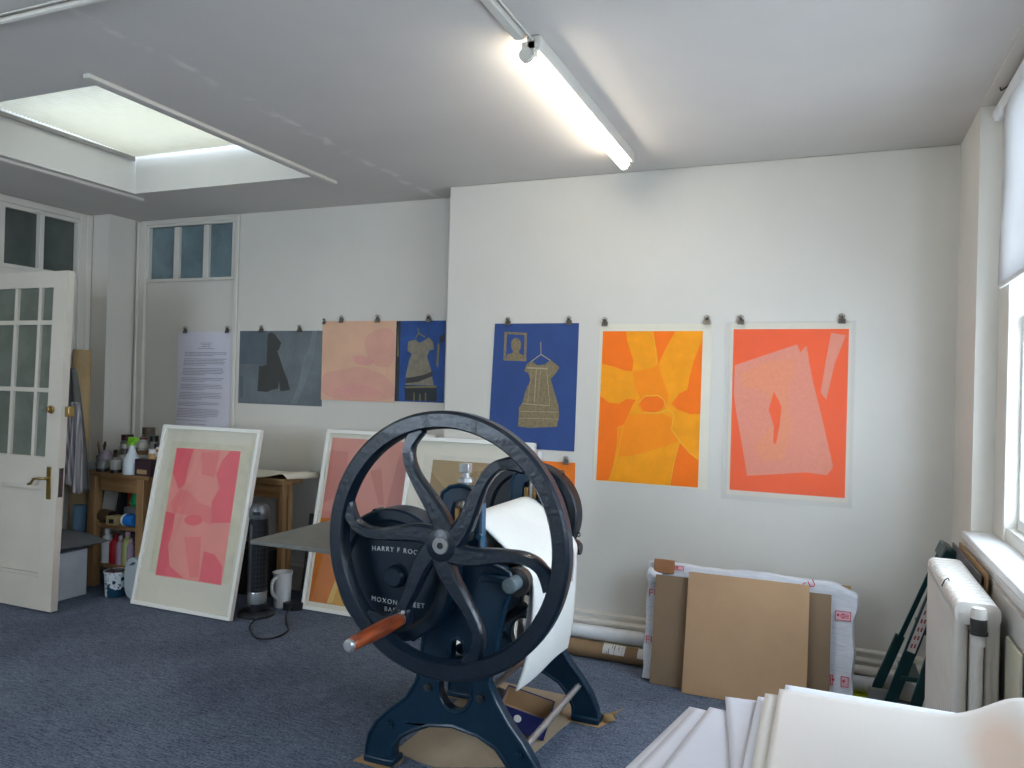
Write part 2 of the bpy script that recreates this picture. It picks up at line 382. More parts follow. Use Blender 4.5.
# high window in the left wall (seen above the open door)
wn = MB(); frame_rect(wn, 'x', XL - .06, XL + .010, 2.33, 3.888, 2.085, 2.505, .026)
for y in (2.80, 3.08, 3.345 - .02, 3.596): wn.box(XL - .05, XL + .008, y - .016, y + .016, 2.11, 2.48)
o = struct('window_1', wn, GLOSS, 'high borrowed light above the open door', bevel=.003)
for a, b in ((3.33, 3.59), (3.60, 3.87), (3.1, 3.305), (2.82, 3.06), (2.36, 2.78)):
    build('pane', MB().box(XL - .035, XL - .03, a, b, 2.11, 2.48), DARKPANE, o)
struct('trim_4', MB().box(XL, XL + .02, 3.872, 3.955, 0, 2.545).box(XL, XL + .03, 3.925, 3.965, 0, 2.55).box(XL, XL + .017, 2.2, 3.955, 2.505, 2.552), GLOSS, 'white architrave around the doorway', bevel=.004)
struct('trim_5', MB().box(XL, XL + .02, 3.14, 3.22, 0, 2.09).box(XL, XL + .02, 2.19, 2.27, 0, 2.5).box(XL - .1, XL + .01, 2.27, 3.14, 2.0, 2.03), GLOSS, 'white door frame', bevel=.004)
# borrowed light in the recess
wn = MB(); frame_rect(wn, 'y', YR - .02, YR + .05, -4.70, -3.875, 2.095, 2.52, .02)
for x in (-4.418, -4.14): wn.box(x - .024, x + .024, YR - .012, YR + .05, 2.115, 2.495)
o = struct('window_2', wn, GLOSS, 'three-pane high borrowed light in the back wall', bevel=.003)
for a, b in ((-4.68, -4.442), (-4.394, -4.164), (-4.116, -3.895)):
    build('pane', MB().box(a, b, YR + .012, YR + .018, 2.112, 2.5), BLUEPANE, o)
struct('trim_6', MB().box(-4.765, -4.70, YR - .03, YR, 0, 2.54).box(-4.775, -4.755, YR - .045, YR, 0, 2.54).box(-3.875, -3.84, YR - .018, YR, 0, 2.54).box(-4.763, -3.842, YR - .027, YR, 2.515, 2.553), GLOSS, 'white moulding framing the blocked-up opening', bevel=.006)

# skirting with a bead at the top and a torus below
def skirting(mb, x0, x1, y):
    prof = [(y, 0), (y - .02, 0), (y - .02, .145), (y - .03, .15), (y - .03, .16), (y - .016, .172), (y - .016, .186), (y - .022, .189), (y - .022, .199), (y - .01, .205), (y, .207)]
    mb.prism([(a, b) for a, b in prof], 'x', x0, x1); return mb
struct('baseboard_back', skirting(MB(), -2.08, XR, YB), GLOSS)
struct('baseboard_recess', skirting(MB(), -4.795, -2.08, YR), GLOSS)
sk = MB(); prof = [(XR, 0), (XR - .02, 0), (XR - .02, .15), (XR - .03, .16), (XR - .012, .19), (XR, .205)]
sk.prism(prof, 'y', 1.0, YB); struct('baseboard_right', sk, GLOSS)
t = tag(build('heating_pipe', MB().tube([(-2.05, 3.962, .118), (-1, 3.962, .118), (.30, 3.962, .118), (.38, 3.955, .11), (.405, 3.92, .10), (.41, 3.4, .10)], .021, 14), GLOSS, at=(-2.0, 3.96, .1)),
        'white painted heating pipe running along the skirting below the right-hand prints', 'pipe')

# sash windows in the right wall
def sash(idx, y0, y1, blind_z):
    r = MB()                                         # box frame
    frame_rect(r, 'x', XR + .085, XR + .26, y0, y1, WZ0 + .03, WZ1, .05)
    r.box(XR + .075, XR + .125, y1 - .19, y1, WZ0 + .03, WZ1).box(XR + .075, XR + .125, y0, y0 + .19, WZ0 + .03, WZ1)
    r.box(XR + .085, XR + .13, y0, y1, WZ0 + .03, WZ0 + .07)
    o = struct('window_%d' % idx, r, GLOSS, bevel=.004)
    a, b = y0 + .16, y1 - .16
    for (x, z0, z1, nm) in ((XR + .12, .905, 1.71, 'lower_sash'), (XR + .175, 1.66, 2.49, 'upper_sash')):
        m = MB(); frame_rect(m, 'x', x, x + .045, a, b, z0, z1, .055)
        for k in (1, 2): yy = a + (b - a) * k / 3; m.box(x + .008, x + .037, yy - .011, yy + .011, z0 + .05, z1 - .05)
        zz = (z0 + z1) / 2; m.box(x + .009, x + .036, a + .05, b - .05, zz - .011, zz + .011)
        q = build(nm, m, SILLP, o, bevel=.003)
        build('pane', MB().box(x + .020, x + .024, a + .05, b - .05, z0 + .05, z1 - .05), bpy.data.materials.get('clear_pane') or glass('clear_pane', gloss=.05), q)
    tag(struct('trim_%d' % (idx + 5), MB().box(XR - .032, XR + .12, y0 - (.0 if y1 > 3.4 else .05), y1 - .002, WZ0, WZ0 + .030).box(XR - .012, XR, y0 - .03, y1 - .004, WZ0 - .05, WZ0), SILLP, 'white painted window sill', bevel=.008))
    return o
sash(3, 1.75, 3.5, 1.815)
sash(5, -1.0, .45, 1.6)  # unseen nearer window, added to let in more daylight
struct('trim_11', MB().box(XR - .012, XR, 1.8, 3.46, .25, .795), GLOSS, 'white panelled apron below the sill', bevel=.006)
rb = thing('roller_blind', 'white roller blind half lowered in the right-hand window', 'blind', (XR + .06, 2.6, 2.50))
build('roller_tube', MB().cyl((XR + .062, 1.80, 2.503), (XR + .062, 3.47, 2.503), .028), mat('blind_white', (224, 226, 228), .6), rb)
BLF = translucent('roller_blind_fabric', (226, 226, 226), .35)
build('blind_fabric', MB().grid(lambda u, v: (XR + .048 + .004 * math.sin(5 * v), 1.93 + 1.40 * u, 2.49 - (2.49 - 1.822) * v), 6, 8), BLF, rb, solid=.001)
build('bottom_bar', MB().box(XR + .044, XR + .056, 1.93, 3.33, 1.808, 1.826), SILLP, rb, bevel=.003)
build('bracket', MB().box(XR + .045, XR + .08, 3.47, 3.499, 2.485, 2.53), SILLP, rb, bevel=.003)
tag(build('ceiling_hook', MB().tube([(XR + .03, 3.30, 2.548), (XR + .03, 3.28, 2.53), (XR + .045, 3.26, 2.535), (XR + .06, 3.26, 2.548)], .003, 6), DSTEEL, at=(XR + .03, 3.3, 2.55)), 'small dark hook under the window soffit beside the blind', 'hook')

# the open glazed door
LEAN = .032
dr = thing('door_1', None, None, (-4.95, 3.14, 0)); dr['kind'] = 'structure'; dr['label'] = 'white door with nine frosted panes, standing open'
X0, X1, YF, YK = -4.955, -4.155, 3.125, 3.168
shear = Matrix(((1, 0, LEAN, 0), (0, 1, 0, 0), (0, 0, 1, 0), (0, 0, 0, 1)))
def D(): return MB().xf(shear)
gx = [-4.85, -4.625, -4.37, -4.222]                 # pane columns between the bars
d = D()
d.box(X0, X0 + .11, YF, YK, .012, 2.0).box(X1 - .115, X1, YF, YK, .012, 2.0).box(X0 + .11, X1 - .115, YF, YK, 1.905, 2.0)
d.box(X0 + .11, X1 - .115, YF, YK, .735, .91).box(X0 + .11, X1 - .115, YF, YK, .012, .205)
cols = [X0 + .11, -4.592, -4.385, X1 - .115]
for x in cols[1:3]: d.box(x - .013, x + .013, YF + .004, YK - .004, .91, 1.905)
for z in (1.302, 1.70): d.box(X0 + .11, X1 - .115, YF + .005, YK - .005, z - .013, z + .013)
build('leaf', d, DOORP, dr, bevel=.004)
build('lower_panel', D().box(X0 + .11, X1 - .115, YF + .020, YK - .012, .205, .735), DOORP, dr)
bd = D()
for a in ((X0 + .11, X1 - .115, .205, .222), (X0 + .11, X1 - .115, .718, .735), (X0 + .11, X0 + .127, .222, .718), (X1 - .132, X1 - .115, .222, .718)): bd.box(a[0], a[1], YF + .003, YF + .020, a[2], a[3])
build('panel_moulding', bd, DOORP, dr, bevel=.003)
FROST = mat('frosted_pane', (118, 124, 114), .32, var=.12, scale=5)
zz = [.91, 1.302, 1.70, 1.905]
for i in range(3):
    for j in range(3):
        build('pane', D().box(cols[i] + (.013 if i else 0), cols[i + 1] - (.013 if i < 2 else 0), 3.144, 3.149, zz[j] + (.013 if j else 0), zz[j + 1] - (.013 if j < 2 else 0)), FROST, dr)
hx = X1 - .07 + LEAN * .8
hd = build('handle_plate', MB().box(hx - .02, hx + .02, YF - .004, YF, .665, .855), BRASS, dr, bevel=.002)
build('door_handle', MB().tube([(hx, YF - .004, .79), (hx, YF - .035, .79), (hx - .02, YF - .045, .79), (hx - .07, YF - .045, .785), (hx - .095, YF - .045, .755), (hx - .115, YF - .045, .752)], .008, 10), BRASS, hd)
build('lock_knob', MB().cyl((hx + .005, YF, 1.19), (hx + .005, YF - .012, 1.19), .024).cyl((hx + .005, YF - .012, 1.19), (hx + .005, YF - .03, 1.19), .012), BRASS, dr, bevel=.002)
build('rim_lock', MB().box(X1 + .036, X1 + .07, YK - .02, YK + .02, 1.15, 1.21), BRASS, dr, bevel=.004)
build('latch_plate', D().box(X1 - .001, X1 + .002, YF + .008, YK - .008, .68, .85), DSTEEL, dr)

# ================================================================== LIGHT FITTINGS
def batten(x, y0, y1, label):
    t = thing('fluorescent_light', label, 'light', (x, (y0 + y1) / 2, CE))
    build('batten', MB().box(x - .0, x + .05, y0, y1, CE - .05, CE), GLOSS, t, bevel=.006)
    for y, s in ((y0, 1), (y1 - .03, 1)):
        build('end_cap', MB().cyl((x + .0, y - .004 if y == y0 else y + .012, CE - .062), (x + .0, y + .018 if y == y0 else y + .034, CE - .062), .0235).box(x - .015, x + .03, y, y + .03, CE - .07, CE - .02), GLOSS, t)
    build('tube', MB().cyl((x + .0, y0 + .012, CE - .062), (x + .0, y1 - .01, CE - .062), .021, n=20), LAMP, t)
    return t
LAMP = emit('lamp_glow', (255, 245, 229), 19.0)
batten(-.955, 2.35, 3.68, 'lit white fluorescent batten on the ceiling above the blue dress print')
batten(-2.0, -1.9, -.57, 'unseen lit fluorescent batten behind the viewer, added for fill light')  # unseen batten, added as fill from behind the viewer
batten(-3.2, -2.05, -.72, 'unseen lit fluorescent batten at the rear left, added for fill light')  # another added batten out of view, lifting the room's left side
batten(-4.35, .15, 1.48, 'unseen lit fluorescent batten near the doorway, added to brighten the left side')  # added out of view to brighten the door side and the ceiling there
tag(build('cable_trunking', MB().box(-.985, -.955, .6, 2.33, CE - .022, CE).tube([(-.945, .6, CE - .006), (-.945, 1.9, CE - .006), (-.94, 2.2, CE - .008), (-.93, 2.36, CE - .02)], .004, 6), GLOSS, at=(-.97, 1.4, CE), bevel=.002), 'white cable trunking leading along the ceiling to the lit fluorescent batten', 'trunking')
tag(build('surface_conduit', MB().tube([(-4.9, 1.668, CE - .012), (-2.3, 1.668, CE - .012), (-.97, 1.668, CE - .012)], .010, 8).tube([(-4.9, 1.634, CE - .006), (-3.4, 1.64, CE - .006), (-2.4, 1.645, CE - .006), (-.97, 1.645, CE - .006)], .003, 6), GLOSS, at=(-2.5, 1.69, CE)), 'thin white conduit crossing the ceiling at the top left', 'conduit')

# ================================================================== THE ETCHING PRESS
PR = thing('etching_press', 'navy cast-iron etching press with a large six-spoke wheel and wooden crank handle', 'printing press', (-1.2, 2.8, 0))
outline = [(-1.55, .012), (-1.549, .05), (-1.538, .10), (-1.508, .155), (-1.455, .207), (-1.388, .262), (-1.35, .32), (-1.334, .37), (-1.33, .42), (-1.324, .48), (-1.345, .56), (-1.385, .62), (-1.40, .70),
           (-1.385, .755), (-1.32, .775), (-1.28, .80), (-1.27, .85), (-1.27, .98), (-1.262, 1.012), (-1.235, 1.033), (-1.20, 1.04), (-1.165, 1.038), (-1.132, 1.02), (-1.118, .995), (-1.115, .95), (-1.115, .82), (-1.10, .785), (-1.03, .768), (-1.0, .755), (-.985, .72),
           (-1.0, .683), (-1.02, .629), (-1.038, .54), (-1.05, .46), (-1.066, .41), (-1.07, .365), (-1.036, .302), (-.989, .237), (-.94, .184), (-.892, .12), (-.864, .06), (-.856, .012),
           (-.965, .012), (-.967, .06), (-.985, .10), (-1.03, .15), (-1.10, .182), (-1.2, .196), (-1.29, .182), (-1.36, .15), (-1.41, .115), (-1.436, .075), (-1.441, .045), (-1.435, .012)]
def mirror(p): return [(-2.4 - a, b) for a, b in reversed(p)]
oval = ell(-1.195, .325, .067, .080); key = [(-1.217, .43), (-1.161, .43), (-1.161, .475), (-1.168, .496), (-1.189, .506), (-1.21, .496), (-1.217, .475)]
slot = [(-1.222, .87), (-1.152, .87), (-1.152, .96), (-1.162, .982), (-1.187, .99), (-1.212, .982), (-1.222, .96)]
def rim2(pts, y, r, parent, m):                       # raised bead following an outline
    build('raised_edge', MB().tube([(a, y, b) for a, b in pts], r, 8, closed=True), m, parent)
for (y0, y1, yf) in ((2.435, 2.49, 2.438), (3.10, 3.155, 3.103)):
    o = build('side_frame', MB().prism(outline, 'y', y0, y1, [oval, key, slot]), PRESS, PR, bevel=.006)
    rim2(outline, yf, .0085, o, PRESS); rim2(oval, yf, .008, o, PRESS); rim2(key, yf, .007, o, PRESS)
    for x, z in ((-1.297, .318), (-1.093, .315), (-1.450, .158), (-.944, .150)):
        build('bolt', MB().cyl((x, y0 - .001, z), (x, y0 - .014, z), .014, n=6, smooth=False).cyl((x, y0 - .014, z), (x, y0 - .02, z), .007, n=10), PRESS if x < -1.4 or x > -1 else DSTEEL, o)
    # feet pads, bearing block, pressure screw
    for x0, x1 in ((-1.555, -1.43), (-.972, -.85)):
        build('foot', MB().box(x0, x1, y0 - .012, y1 + .012, .004, .03), PRESS, o, bevel=.006)
    b = build('bearing_block', MB().box(-1.216, -1.197, y0 + .005, y1 - .005, .90, .962).box(-1.176, -1.158, y0 + .005, y1 - .005, .90, .962).box(-1.222, -1.152, y0 + .002, y1 - .002, .872, .90), BRONZE, PR, bevel=.003)
    ym = (y0 + y1) / 2
    s = build('pressure_screw', MB().cyl((-1.187, ym, .895), (-1.187, ym, 1.09), .0135).cyl((-1.187, ym, 1.05), (-1.187, ym, 1.068), .03, .026, 6, smooth=False).box(-1.205, -1.169, ym - .017, ym + .017, 1.085, 1.118), STEEL, PR, bevel=.003)
    build('lug', MB().cyl((-1.115, y0 - .006, .87), (-1.115, y0 + .01, .87), .012).box(-1.118, -1.1125, y0 + .006, y1 - .006, .80, .98), mat('lit_side_blue', (60, 98, 124), .35), o, bevel=.002)  # paler blue puts the light on the upright's side face into the colour
# crown between the frames is open; rollers and bed
build('top_roller', MB().cyl((-1.2, 2.495, .83), (-1.2, 3.095, .83), .086, n=40), STEEL, PR)
build('bottom_roller', MB().cyl((-1.2, 2.495, .633), (-1.2, 3.095, .633), .084, n=40), DSTEEL, PR)
build('bed', MB().box(-2.185, -1.075, 2.515, 3.075, .719, .7375), BEDM, PR, bevel=.003)
for x in (-1.36, -1.04):
    build('bed_support_roller', MB().cyl((x, 2.49, .70), (x, 3.10, .70), .018), DSTEEL, PR)
for (x, z, r) in ((-.944, .150, .0125), (-1.297, .318, .011), (-1.093, .315, .011)):
    build('tie_rod', MB().cyl((x, 2.49, z), (x, 3.10, z), r), STEEL, PR)
g = build('guide_roller', MB().cyl((-.985, 2.50, .72), (-1.016, 3.09, .72), .043, n=32).cyl((-.985, 2.462, .72), (-.985, 2.50, .72), .05, n=32), DSTEEL, PR)
build('end_boss', MB().cyl((-.983, 2.395, .722), (-.983, 2.464, .722), .0255).cyl((-.983, 2.392, .722), (-.983, 2.395, .722), .021).cyl((-.985, 2.388, .722), (-.985, 2.392, .722), .007), mat('worn_grey_blue', (104, 118, 124), .4), g, bevel=.003)
build('end_boss', MB().cyl((-1.0, 3.158, .712), (-1.0, 3.185, .712), .034).cyl((-.995, 3.16, .71), (-.966, 3.16, .71), .026), DSTEEL, g, bevel=.003)
build('roller_arm', MB().bar((-1.10, 2.42, .735), (-.985, 2.42, .733), .028, .024), PRESS, PR, bevel=.004)
build('bottom_crossbar', MB().cyl((-1.2, 2.49, .45), (-1.2, 3.10, .45), .02), PRESS, PR)

def guard(cx, cz, y0, y1, R):
    prof = [(0, y0 + .012), (R * .78, y0 + .012), (R * .80, y0 + .008), (R * .84, y0), (R * .97, y0), (R, y0 + .006), (R, y1), (R * .96, y1 + .001), (0, y1 + .001)]
    return MB().lathe(prof, (cx, 0, cz), 'y', 64)
gd = build('gear_guard', guard(-1.40, .725, 2.325, 2.425, .232), GUARDP, PR)
build('boss', MB().lathe([(0, 2.312), (.030, 2.312), (.036, 2.318), (.042, 2.337), (.042, 2.34)], (-1.385, 0, .722), 'y', 28).tube([(-1.385 + .045 * math.cos(a), 2.336, .722 + .045 * math.sin(a)) for a in (-.2, .1, .4, .7, 1.0, 1.3)], .004, 6), GUARDP, gd)
for (x, z) in ((-1.50, .93), (-1.26, .92), (-1.18, .65), (-1.33, .505), (-1.60, .62)):
    build('lug', MB().cyl((x, 2.37, z), (x, 2.42, z), .013, n=12), GUARDP, gd)
rg = build('gear_guard', guard(-1.226, .832, 3.195, 3.275, .226), mat('rear_guard_paint', (18, 27, 36), .5, var=.05), PR)
for a in (0.95, -0.35):
    x, z = -1.226 + .231 * math.cos(a), .832 + .231 * math.sin(a)
    build('eyelet', MB().tube([(x + .009 * math.cos(t), 3.25, z + .009 * math.sin(t)) for t in [k * PI / 4 for k in range(8)]], .0035, 6, closed=True), DSTEEL, rg)
build('rear_gear', MB().cyl((-1.2, 3.155, .834), (-1.2, 3.197, .834), .07), DSTEEL, PR)
# cast lettering on the front guard
def letters(txt, cx, cz, size, y, parent, arc=0.0, name='lettering', m=None, spacing=1.12):
    cu = bpy.data.curves.new('txt', 'FONT'); cu.body = txt; cu.size = size; cu.align_x = 'CENTER'; cu.extrude = .0012; cu.space_character = spacing
    to = bpy.data.objects.new('txt', cu); C.objects.link(to)
    bpy.context.view_layer.update()
    me = bpy.data.meshes.new_from_object(to.evaluated_get(bpy.context.evaluated_depsgraph_get()))
    bpy.data.objects.remove(to); o0 = org(parent)
    for v in me.vertices:
        x, h = v.co.x, v.co.y
        v.co = Vector((cx + x, y - v.co.z, cz + h - arc * x * x)) - o0
    me.materials.clear(); me.materials.append(m or INK)
    o = bpy.data.objects.new(name, me); C.objects.link(o); o.parent = parent; return o
letters('HARRY F ROCHAT', -1.365, .806, .0235, 2.3365, gd, arc=.35, spacing=1.3)
letters('MOXON STREET', -1.375, .622, .0235, 2.3365, gd, arc=-.3, spacing=1.3)
letters('BARNET', -1.378, .595, .0225, 2.3365, gd, spacing=1.3)
letters('ENGLAND', -1.378, .568, .0225, 2.3365, gd, spacing=1.3)

# big wheel
WX, WZ, WY = -1.153, .873, 2.243
wh = MB()
R0, R1, HY = .437, .380, .027
prof = [(R1, -HY + .008), (R1 + .006, -HY), (R0 - .010, -HY), (R0, -HY + .010), (R0, HY - .008), (R0 - .008, HY), (R1 + .004, HY), (R1 - .004, HY - .008), (R1, -HY + .008)]
wh.lathe([(a, WY + b) for a, b in prof], (WX, 0, WZ), 'y', 96)
SPK = [(.04, -32), (.075, -20), (.12, -10.5), (.165, -4), (.21, -.5), (.255, 1), (.30, .5), (.335, -2), (.362, -6), (.39, -11.5)]
SPK = smooth2([(r * math.cos(math.radians(a)), r * math.sin(math.radians(a))) for r, a in SPK], 2, False)
def spoke(mb, a0):
    ca, sa = math.cos(a0), math.sin(a0); n = len(SPK); sec = []
    for i, (x, z) in enumerate(SPK):
        p = Vector((x, z)); d = Vector(SPK[min(i + 1, n - 1)]) - Vector(SPK[max(i - 1, 0)]); d.normalize(); nn = Vector((-d.y, d.x)); rr = p.length
        w = .0195 + .020 * max(0, 1 - rr / .24) + .010 * max(0, (rr - .345) / .05)
        dep = .023 - .007 * min(1, max(0, (rr - .33) / .04))
        ring = []
        for a, b in ((-1, -.55), (-.7, -1), (.7, -1), (1, -.55), (1, .55), (.7, 1), (-.7, 1), (-1, .55)):
            q = p + nn * w * a; ring.append((WX + q.x * ca - q.y * sa, WY + b * dep, WZ + q.x * sa + q.y * ca))
        sec.append(ring)
    vs = [v for s in sec for v in s]
    mb.add(vs, [(i * 8 + k, i * 8 + (k + 1) % 8, (i + 1) * 8 + (k + 1) % 8, (i + 1) * 8 + k) for i in range(n - 1) for k in range(8)], True)
W = build('flywheel', wh, WHEELP, PR)
for k in range(6):
    m = MB(); spoke(m, math.radians(-3.5 + 60 * k)); build('spoke', m, WHEELP, W)
build('hub', MB().lathe([(0, WY - .0245), (.05, WY - .0245), (.062, WY - .018), (.068, WY), (.068, WY + .03), (.05, WY + .075), (0, WY + .075)], (WX, 0, WZ), 'y', 36), WHEELP, W)
build('axle_end', MB().lathe([(0, WY - .0255), (.011, WY - .0255), (.0115, WY - .0285), (.026, WY - .0285), (.0285, WY - .026), (.0285, WY - .023), (0, WY - .023)], (WX, 0, WZ), 'y', 28), mat('worn_steel', (150, 150, 148), .35, metal=.6), W)
build('axle_socket', MB().cyl((WX, WY - .0262, WZ), (WX, WY - .0255, WZ), .0105), BLACK, W)
build('axle', MB().cyl((WX, WY + .07, WZ), (WX, 2.44, WZ), .022), DSTEEL, PR)
# crank handle standing out from the lower-left spoke
bx, bz = -1.292, .617
hd = build('crank_handle', MB().lathe([(0, -.318), (.017, -.318), (.0205, -.31), (.021, -.28), (.0245, -.20), (.0255, -.12), (.0225, -.05), (.0185, -.02), (0, -.02)], (bx, WY, bz), 'y', 24), COPPER, W)
build('ferrule', MB().lathe([(0, -.328), (.013, -.328), (.019, -.322), (.019, -.312), (0, -.312)], (bx, WY, bz), 'y', 20), STEEL, hd)
build('ferrule', MB().lathe([(0, -.03), (.021, -.03), (.021, -.015), (0, -.015)], (bx, WY, bz), 'y', 20), STEEL, hd)
build('handle_bracket', MB().box(bx - .018, bx + .03, WY - .028, WY + .01, bz - .02, bz + .035).cyl((bx, WY - .03, bz), (bx, WY, bz), .024), WHEELP, W, bevel=.008)
build('set_screw', MB().cyl((bx + .012, WY - .034, bz + .025), (bx + .012, WY - .026, bz + .025), .007, n=8), STEEL, W)

# white felts over the rollers, hanging at the right
prof = smooth2([(-1.285, .865), (-1.25, .905), (-1.2, .925), (-1.16, .917), (-1.127, .893), (-1.05, .832), (-.99, .786), (-.955, .757), (-.934, .72), (-.931, .66), (-.935, .58), (-.952, .46), (-.986, .365)], 2, False)
def felt(u, v):
    k = v * (len(prof) - 1); i = min(int(k), len(prof) - 2); t = k - i
    x = prof[i][0] * (1 - t) + prof[i + 1][0] * t; z = prof[i][1] * (1 - t) + prof[i + 1][1] * t
    h = max(0, (.70 - z)) / .33
    return (x - .030 * u * min(1, max(0, (.80 - z) / .1)) + .026 * u * h * h + .006 * math.sin(6 * u) * h, 2.497 + .583 * u, z - (.055 * u + .03 * (1 - u)) * h)
tag(build('press_blanket', MB().grid(felt, 20, 60), FELT, at=(-1.1, 2.8, .9), solid=.006), 'white felt press blanket draped over the press roller and hanging down its right side', 'blanket')
prof2 = smooth2([(-1.05, .822), (-1.0, .782), (-.965, .755), (-.949, .72), (-.953, .64), (-.965, .56), (-.972, .46)], 2, False)
def felt2(u, v):
    k = v * (len(prof2) - 1); i = min(int(k), len(prof2) - 2); t = k - i
    return (prof2[i][0] * (1 - t) + prof2[i + 1][0] * t - .0, 2.515 + .50 * u, prof2[i][1] * (1 - t) + prof2[i + 1][1] * t)
tag(build('press_blanket', MB().grid(felt2, 8, 40), mat('grey_felt', (190, 190, 192), .9), at=(-1.0, 2.8, .8), solid=.004), 'shorter greyish felt hanging just inside the white press blanket', 'blanket')

# what lies on the floor under it
def flat(name, pts, z, th, m, label, cat, **k):
    return tag(build(name, MB().prism(pts, 'z', z, z + th), m, at=(pts[0][0], pts[0][1], z), **k), label, cat)
flat('cardboard_sheet', [(-1.49, 2.535), (-1.30, 2.50), (-1.164, 2.562), (-1.02, 2.64), (-.982, 3.01), (-.963, 3.136), (-1.069, 3.339), (-1.49, 3.36)], .0005, .003, CARDP, 'flattened pale cardboard sheet lying under the press', 'cardboard')
for x, y, lab in ((-1.505, 2.455, 'front left'), (-.895, 2.462, 'front right'), (-.905, 3.13, 'rear right'), (-1.495, 3.13, 'rear left')):
    pts = [(x - .085, y - .045), (x + .06, y - .055), (x + .085, y + .01), (x + .075, y + .055), (x - .07, y + .05)]
    flat('cardboard_pad', pts, .0036 if 'left' not in lab else .0036, .0004 if False else .0004, CARD, 'torn cardboard pad under the %s foot of the press' % lab, 'cardboard')
m = MB()
for k in range(3):
    a = .4 + k * .9; p = Vector((-.838 + .02 * k, 3.13 + .015 * k, .004))
    m.poly([p, p + Vector((.05 * math.cos(a), .04 * math.sin(a), .012)), p + Vector((.03, .02, .035 + .01 * k)), p + Vector((-.01, .02, .03))])
tag(build('torn_cardboard', m, CARD, at=(-.83, 3.13, 0), solid=.003), 'crumpled torn cardboard sticking up beside the rear right foot of the press', 'cardboard')
BLUEC = mat('blue_carton', (24, 34, 100), .5); TANC = mat('carton_inside', (168, 136, 100), .8)
bxo = thing('carton', 'open blue carton with tan inside tipped over on the cardboard under the press', 'box', (-1.08, 2.98, 0))
TM = Matrix.Translation((-1.125, 2.93, .034)) @ Matrix.Rotation(math.radians(12), 4, 'Z') @ Matrix.Rotation(math.radians(14), 4, 'Y') @ Matrix.Diagonal((.86, .62, .82, 1))
m = MB().xf(TM)
m.box(-.12, .12, -.16, .16, 0, .003).box(-.12, -.114, -.16, .16, 0, .10).box(.114, .12, -.16, .16, 0, .10).box(-.12, .12, -.16, -.152, 0, .10).box(-.12, .12, .152, .16, 0, .10)
build('tray', m, BLUEC, bxo)
m = MB().xf(TM); m.box(-.113, .113, -.151, .151, .003, .005).box(-.1138, -.1125, -.1515, .1515, 0.003, .096).box(.1125, .1138, -.1515, .1515, 0.003, .096).box(-.113, .113, -.1518, -.1505, 0.003, .096).box(-.113, .113, .1505, .1518, 0.003, .096)
build('lining', m, TANC, bxo)
build('round_label', MB().xf(TM).cyl((-.02, -.1602, .06), (-.02, -.1612, .06), .018), PAPER, bxo)
tag(build('ink_tin', MB().lathe([(0, 0.004), (.06, .004), (.06, .075), (.063, .078), (.063, .09), (0, .09)], (-1.30, 3.02, 0)), BLACK, at=(-1.30, 3.02, 0)), 'black lidded tin standing under the press behind its oval opening', 'tin')
tag(build('blue_pack', MB().box(-1.33, -1.25, 2.80, 2.92, .004, .05), BLUEC, at=(-1.15, 2.9, 0), bevel=.004), 'small blue pack on the cardboard under the press', 'box')

# ================================================================== PRINTS HUNG ON THE WALLS
def clip(x, y, z, label, scale=1.0):
    t = thing('bulldog_clip', label, 'clip', (x, y - .006, z), 'bulldog clips along the hung prints')
    s = scale
    build('jaw', MB().prism([(y - .016 * s, z - .012), (y - .012 * s, z - .014), (y - .003, z + .008), (y - .003, z + .012 * s), (y - .007, z + .012 * s)], 'x', x - .017 * s, x + .017 * s), CLIPM, t, bevel=.001)
    build('grip', MB().tube([(x - .008 * s, y - .006, z + .008), (x - .013 * s, y - .010, z + .028 * s), (x, y - .012, z + .036 * s), (x + .013 * s, y - .010, z + .028 * s), (x + .008 * s, y - .006, z + .008)], .0020 * s, 6)
          .cyl((x, y - .008, z + .014), (x, y - .016, z + .022), .007 * s), CLIPM, t)
    return t
def hung(name, label, cat, x0, x1, z0, z1, y, base, layers, pm=None, inner=None, group=None, lean=(0, 0)):
    """A sheet clipped to the wall: the paper plus its printed image, in shapes traced from the print."""
    t = thing(name, label, cat, ((x0 + x1) / 2, y, z0), group)
    th = .0012
    M = None
    def sk(mb):                                      # slight hang out of true: lean=(bottom-left dx, bottom-right dx)
        H = z1 - z0
        mb.v = [Vector((v.x + (z1 - v.z) / H * (lean[0] + (lean[1] - lean[0]) * (v.x - x0) / (x1 - x0)), v.y, v.z)) for v in mb.v]; return mb
    build('sheet', sk(MB().box(x0, x1, y - th, y, z0, z1)), pm or PAPER, t)
    ix0, ix1, iz0, iz1 = inner or (x0, x1, z0, z1)
    mb = MB(); mats = [base]; yy = y - th - .0005
    mb.add([(ix0, yy, iz0), (ix1, yy, iz0), (ix1, yy, iz1), (ix0, yy, iz1)], [(0, 1, 2, 3)])
    for (m, polys) in layers:
        mats.append(m); mb.slot(len(mats) - 1)
        for p in polys:
            yy -= .00012
            mb.poly([(ix0 + (ix1 - ix0) * min(1, max(0, u)), yy, iz1 - (iz1 - iz0) * min(1, max(0, v))) for u, v in p])
    if base is not None: build('printed_image', sk(mb), mats, t)
    return t
def Q(q, polys, sm=0):
    f = unquad(q); return [[f(p) for p in (smooth2(P, sm) if sm else P)] for P in polys]
def line(q, pts, w=.006):
    f = unquad(q); P = [Vector(f(p)) for p in pts]; out = []
    for a, b in zip(P, P[1:]):
        d = (b - a).normalized(); n = Vector((-d.y, d.x)) * w / 2; out.append([a + n, b + n, b - n, a - n])
    return out
def art(n, c, **k): return mat('ink_' + n, c, .75, **{'var': .05, 'scale': 14, **k})

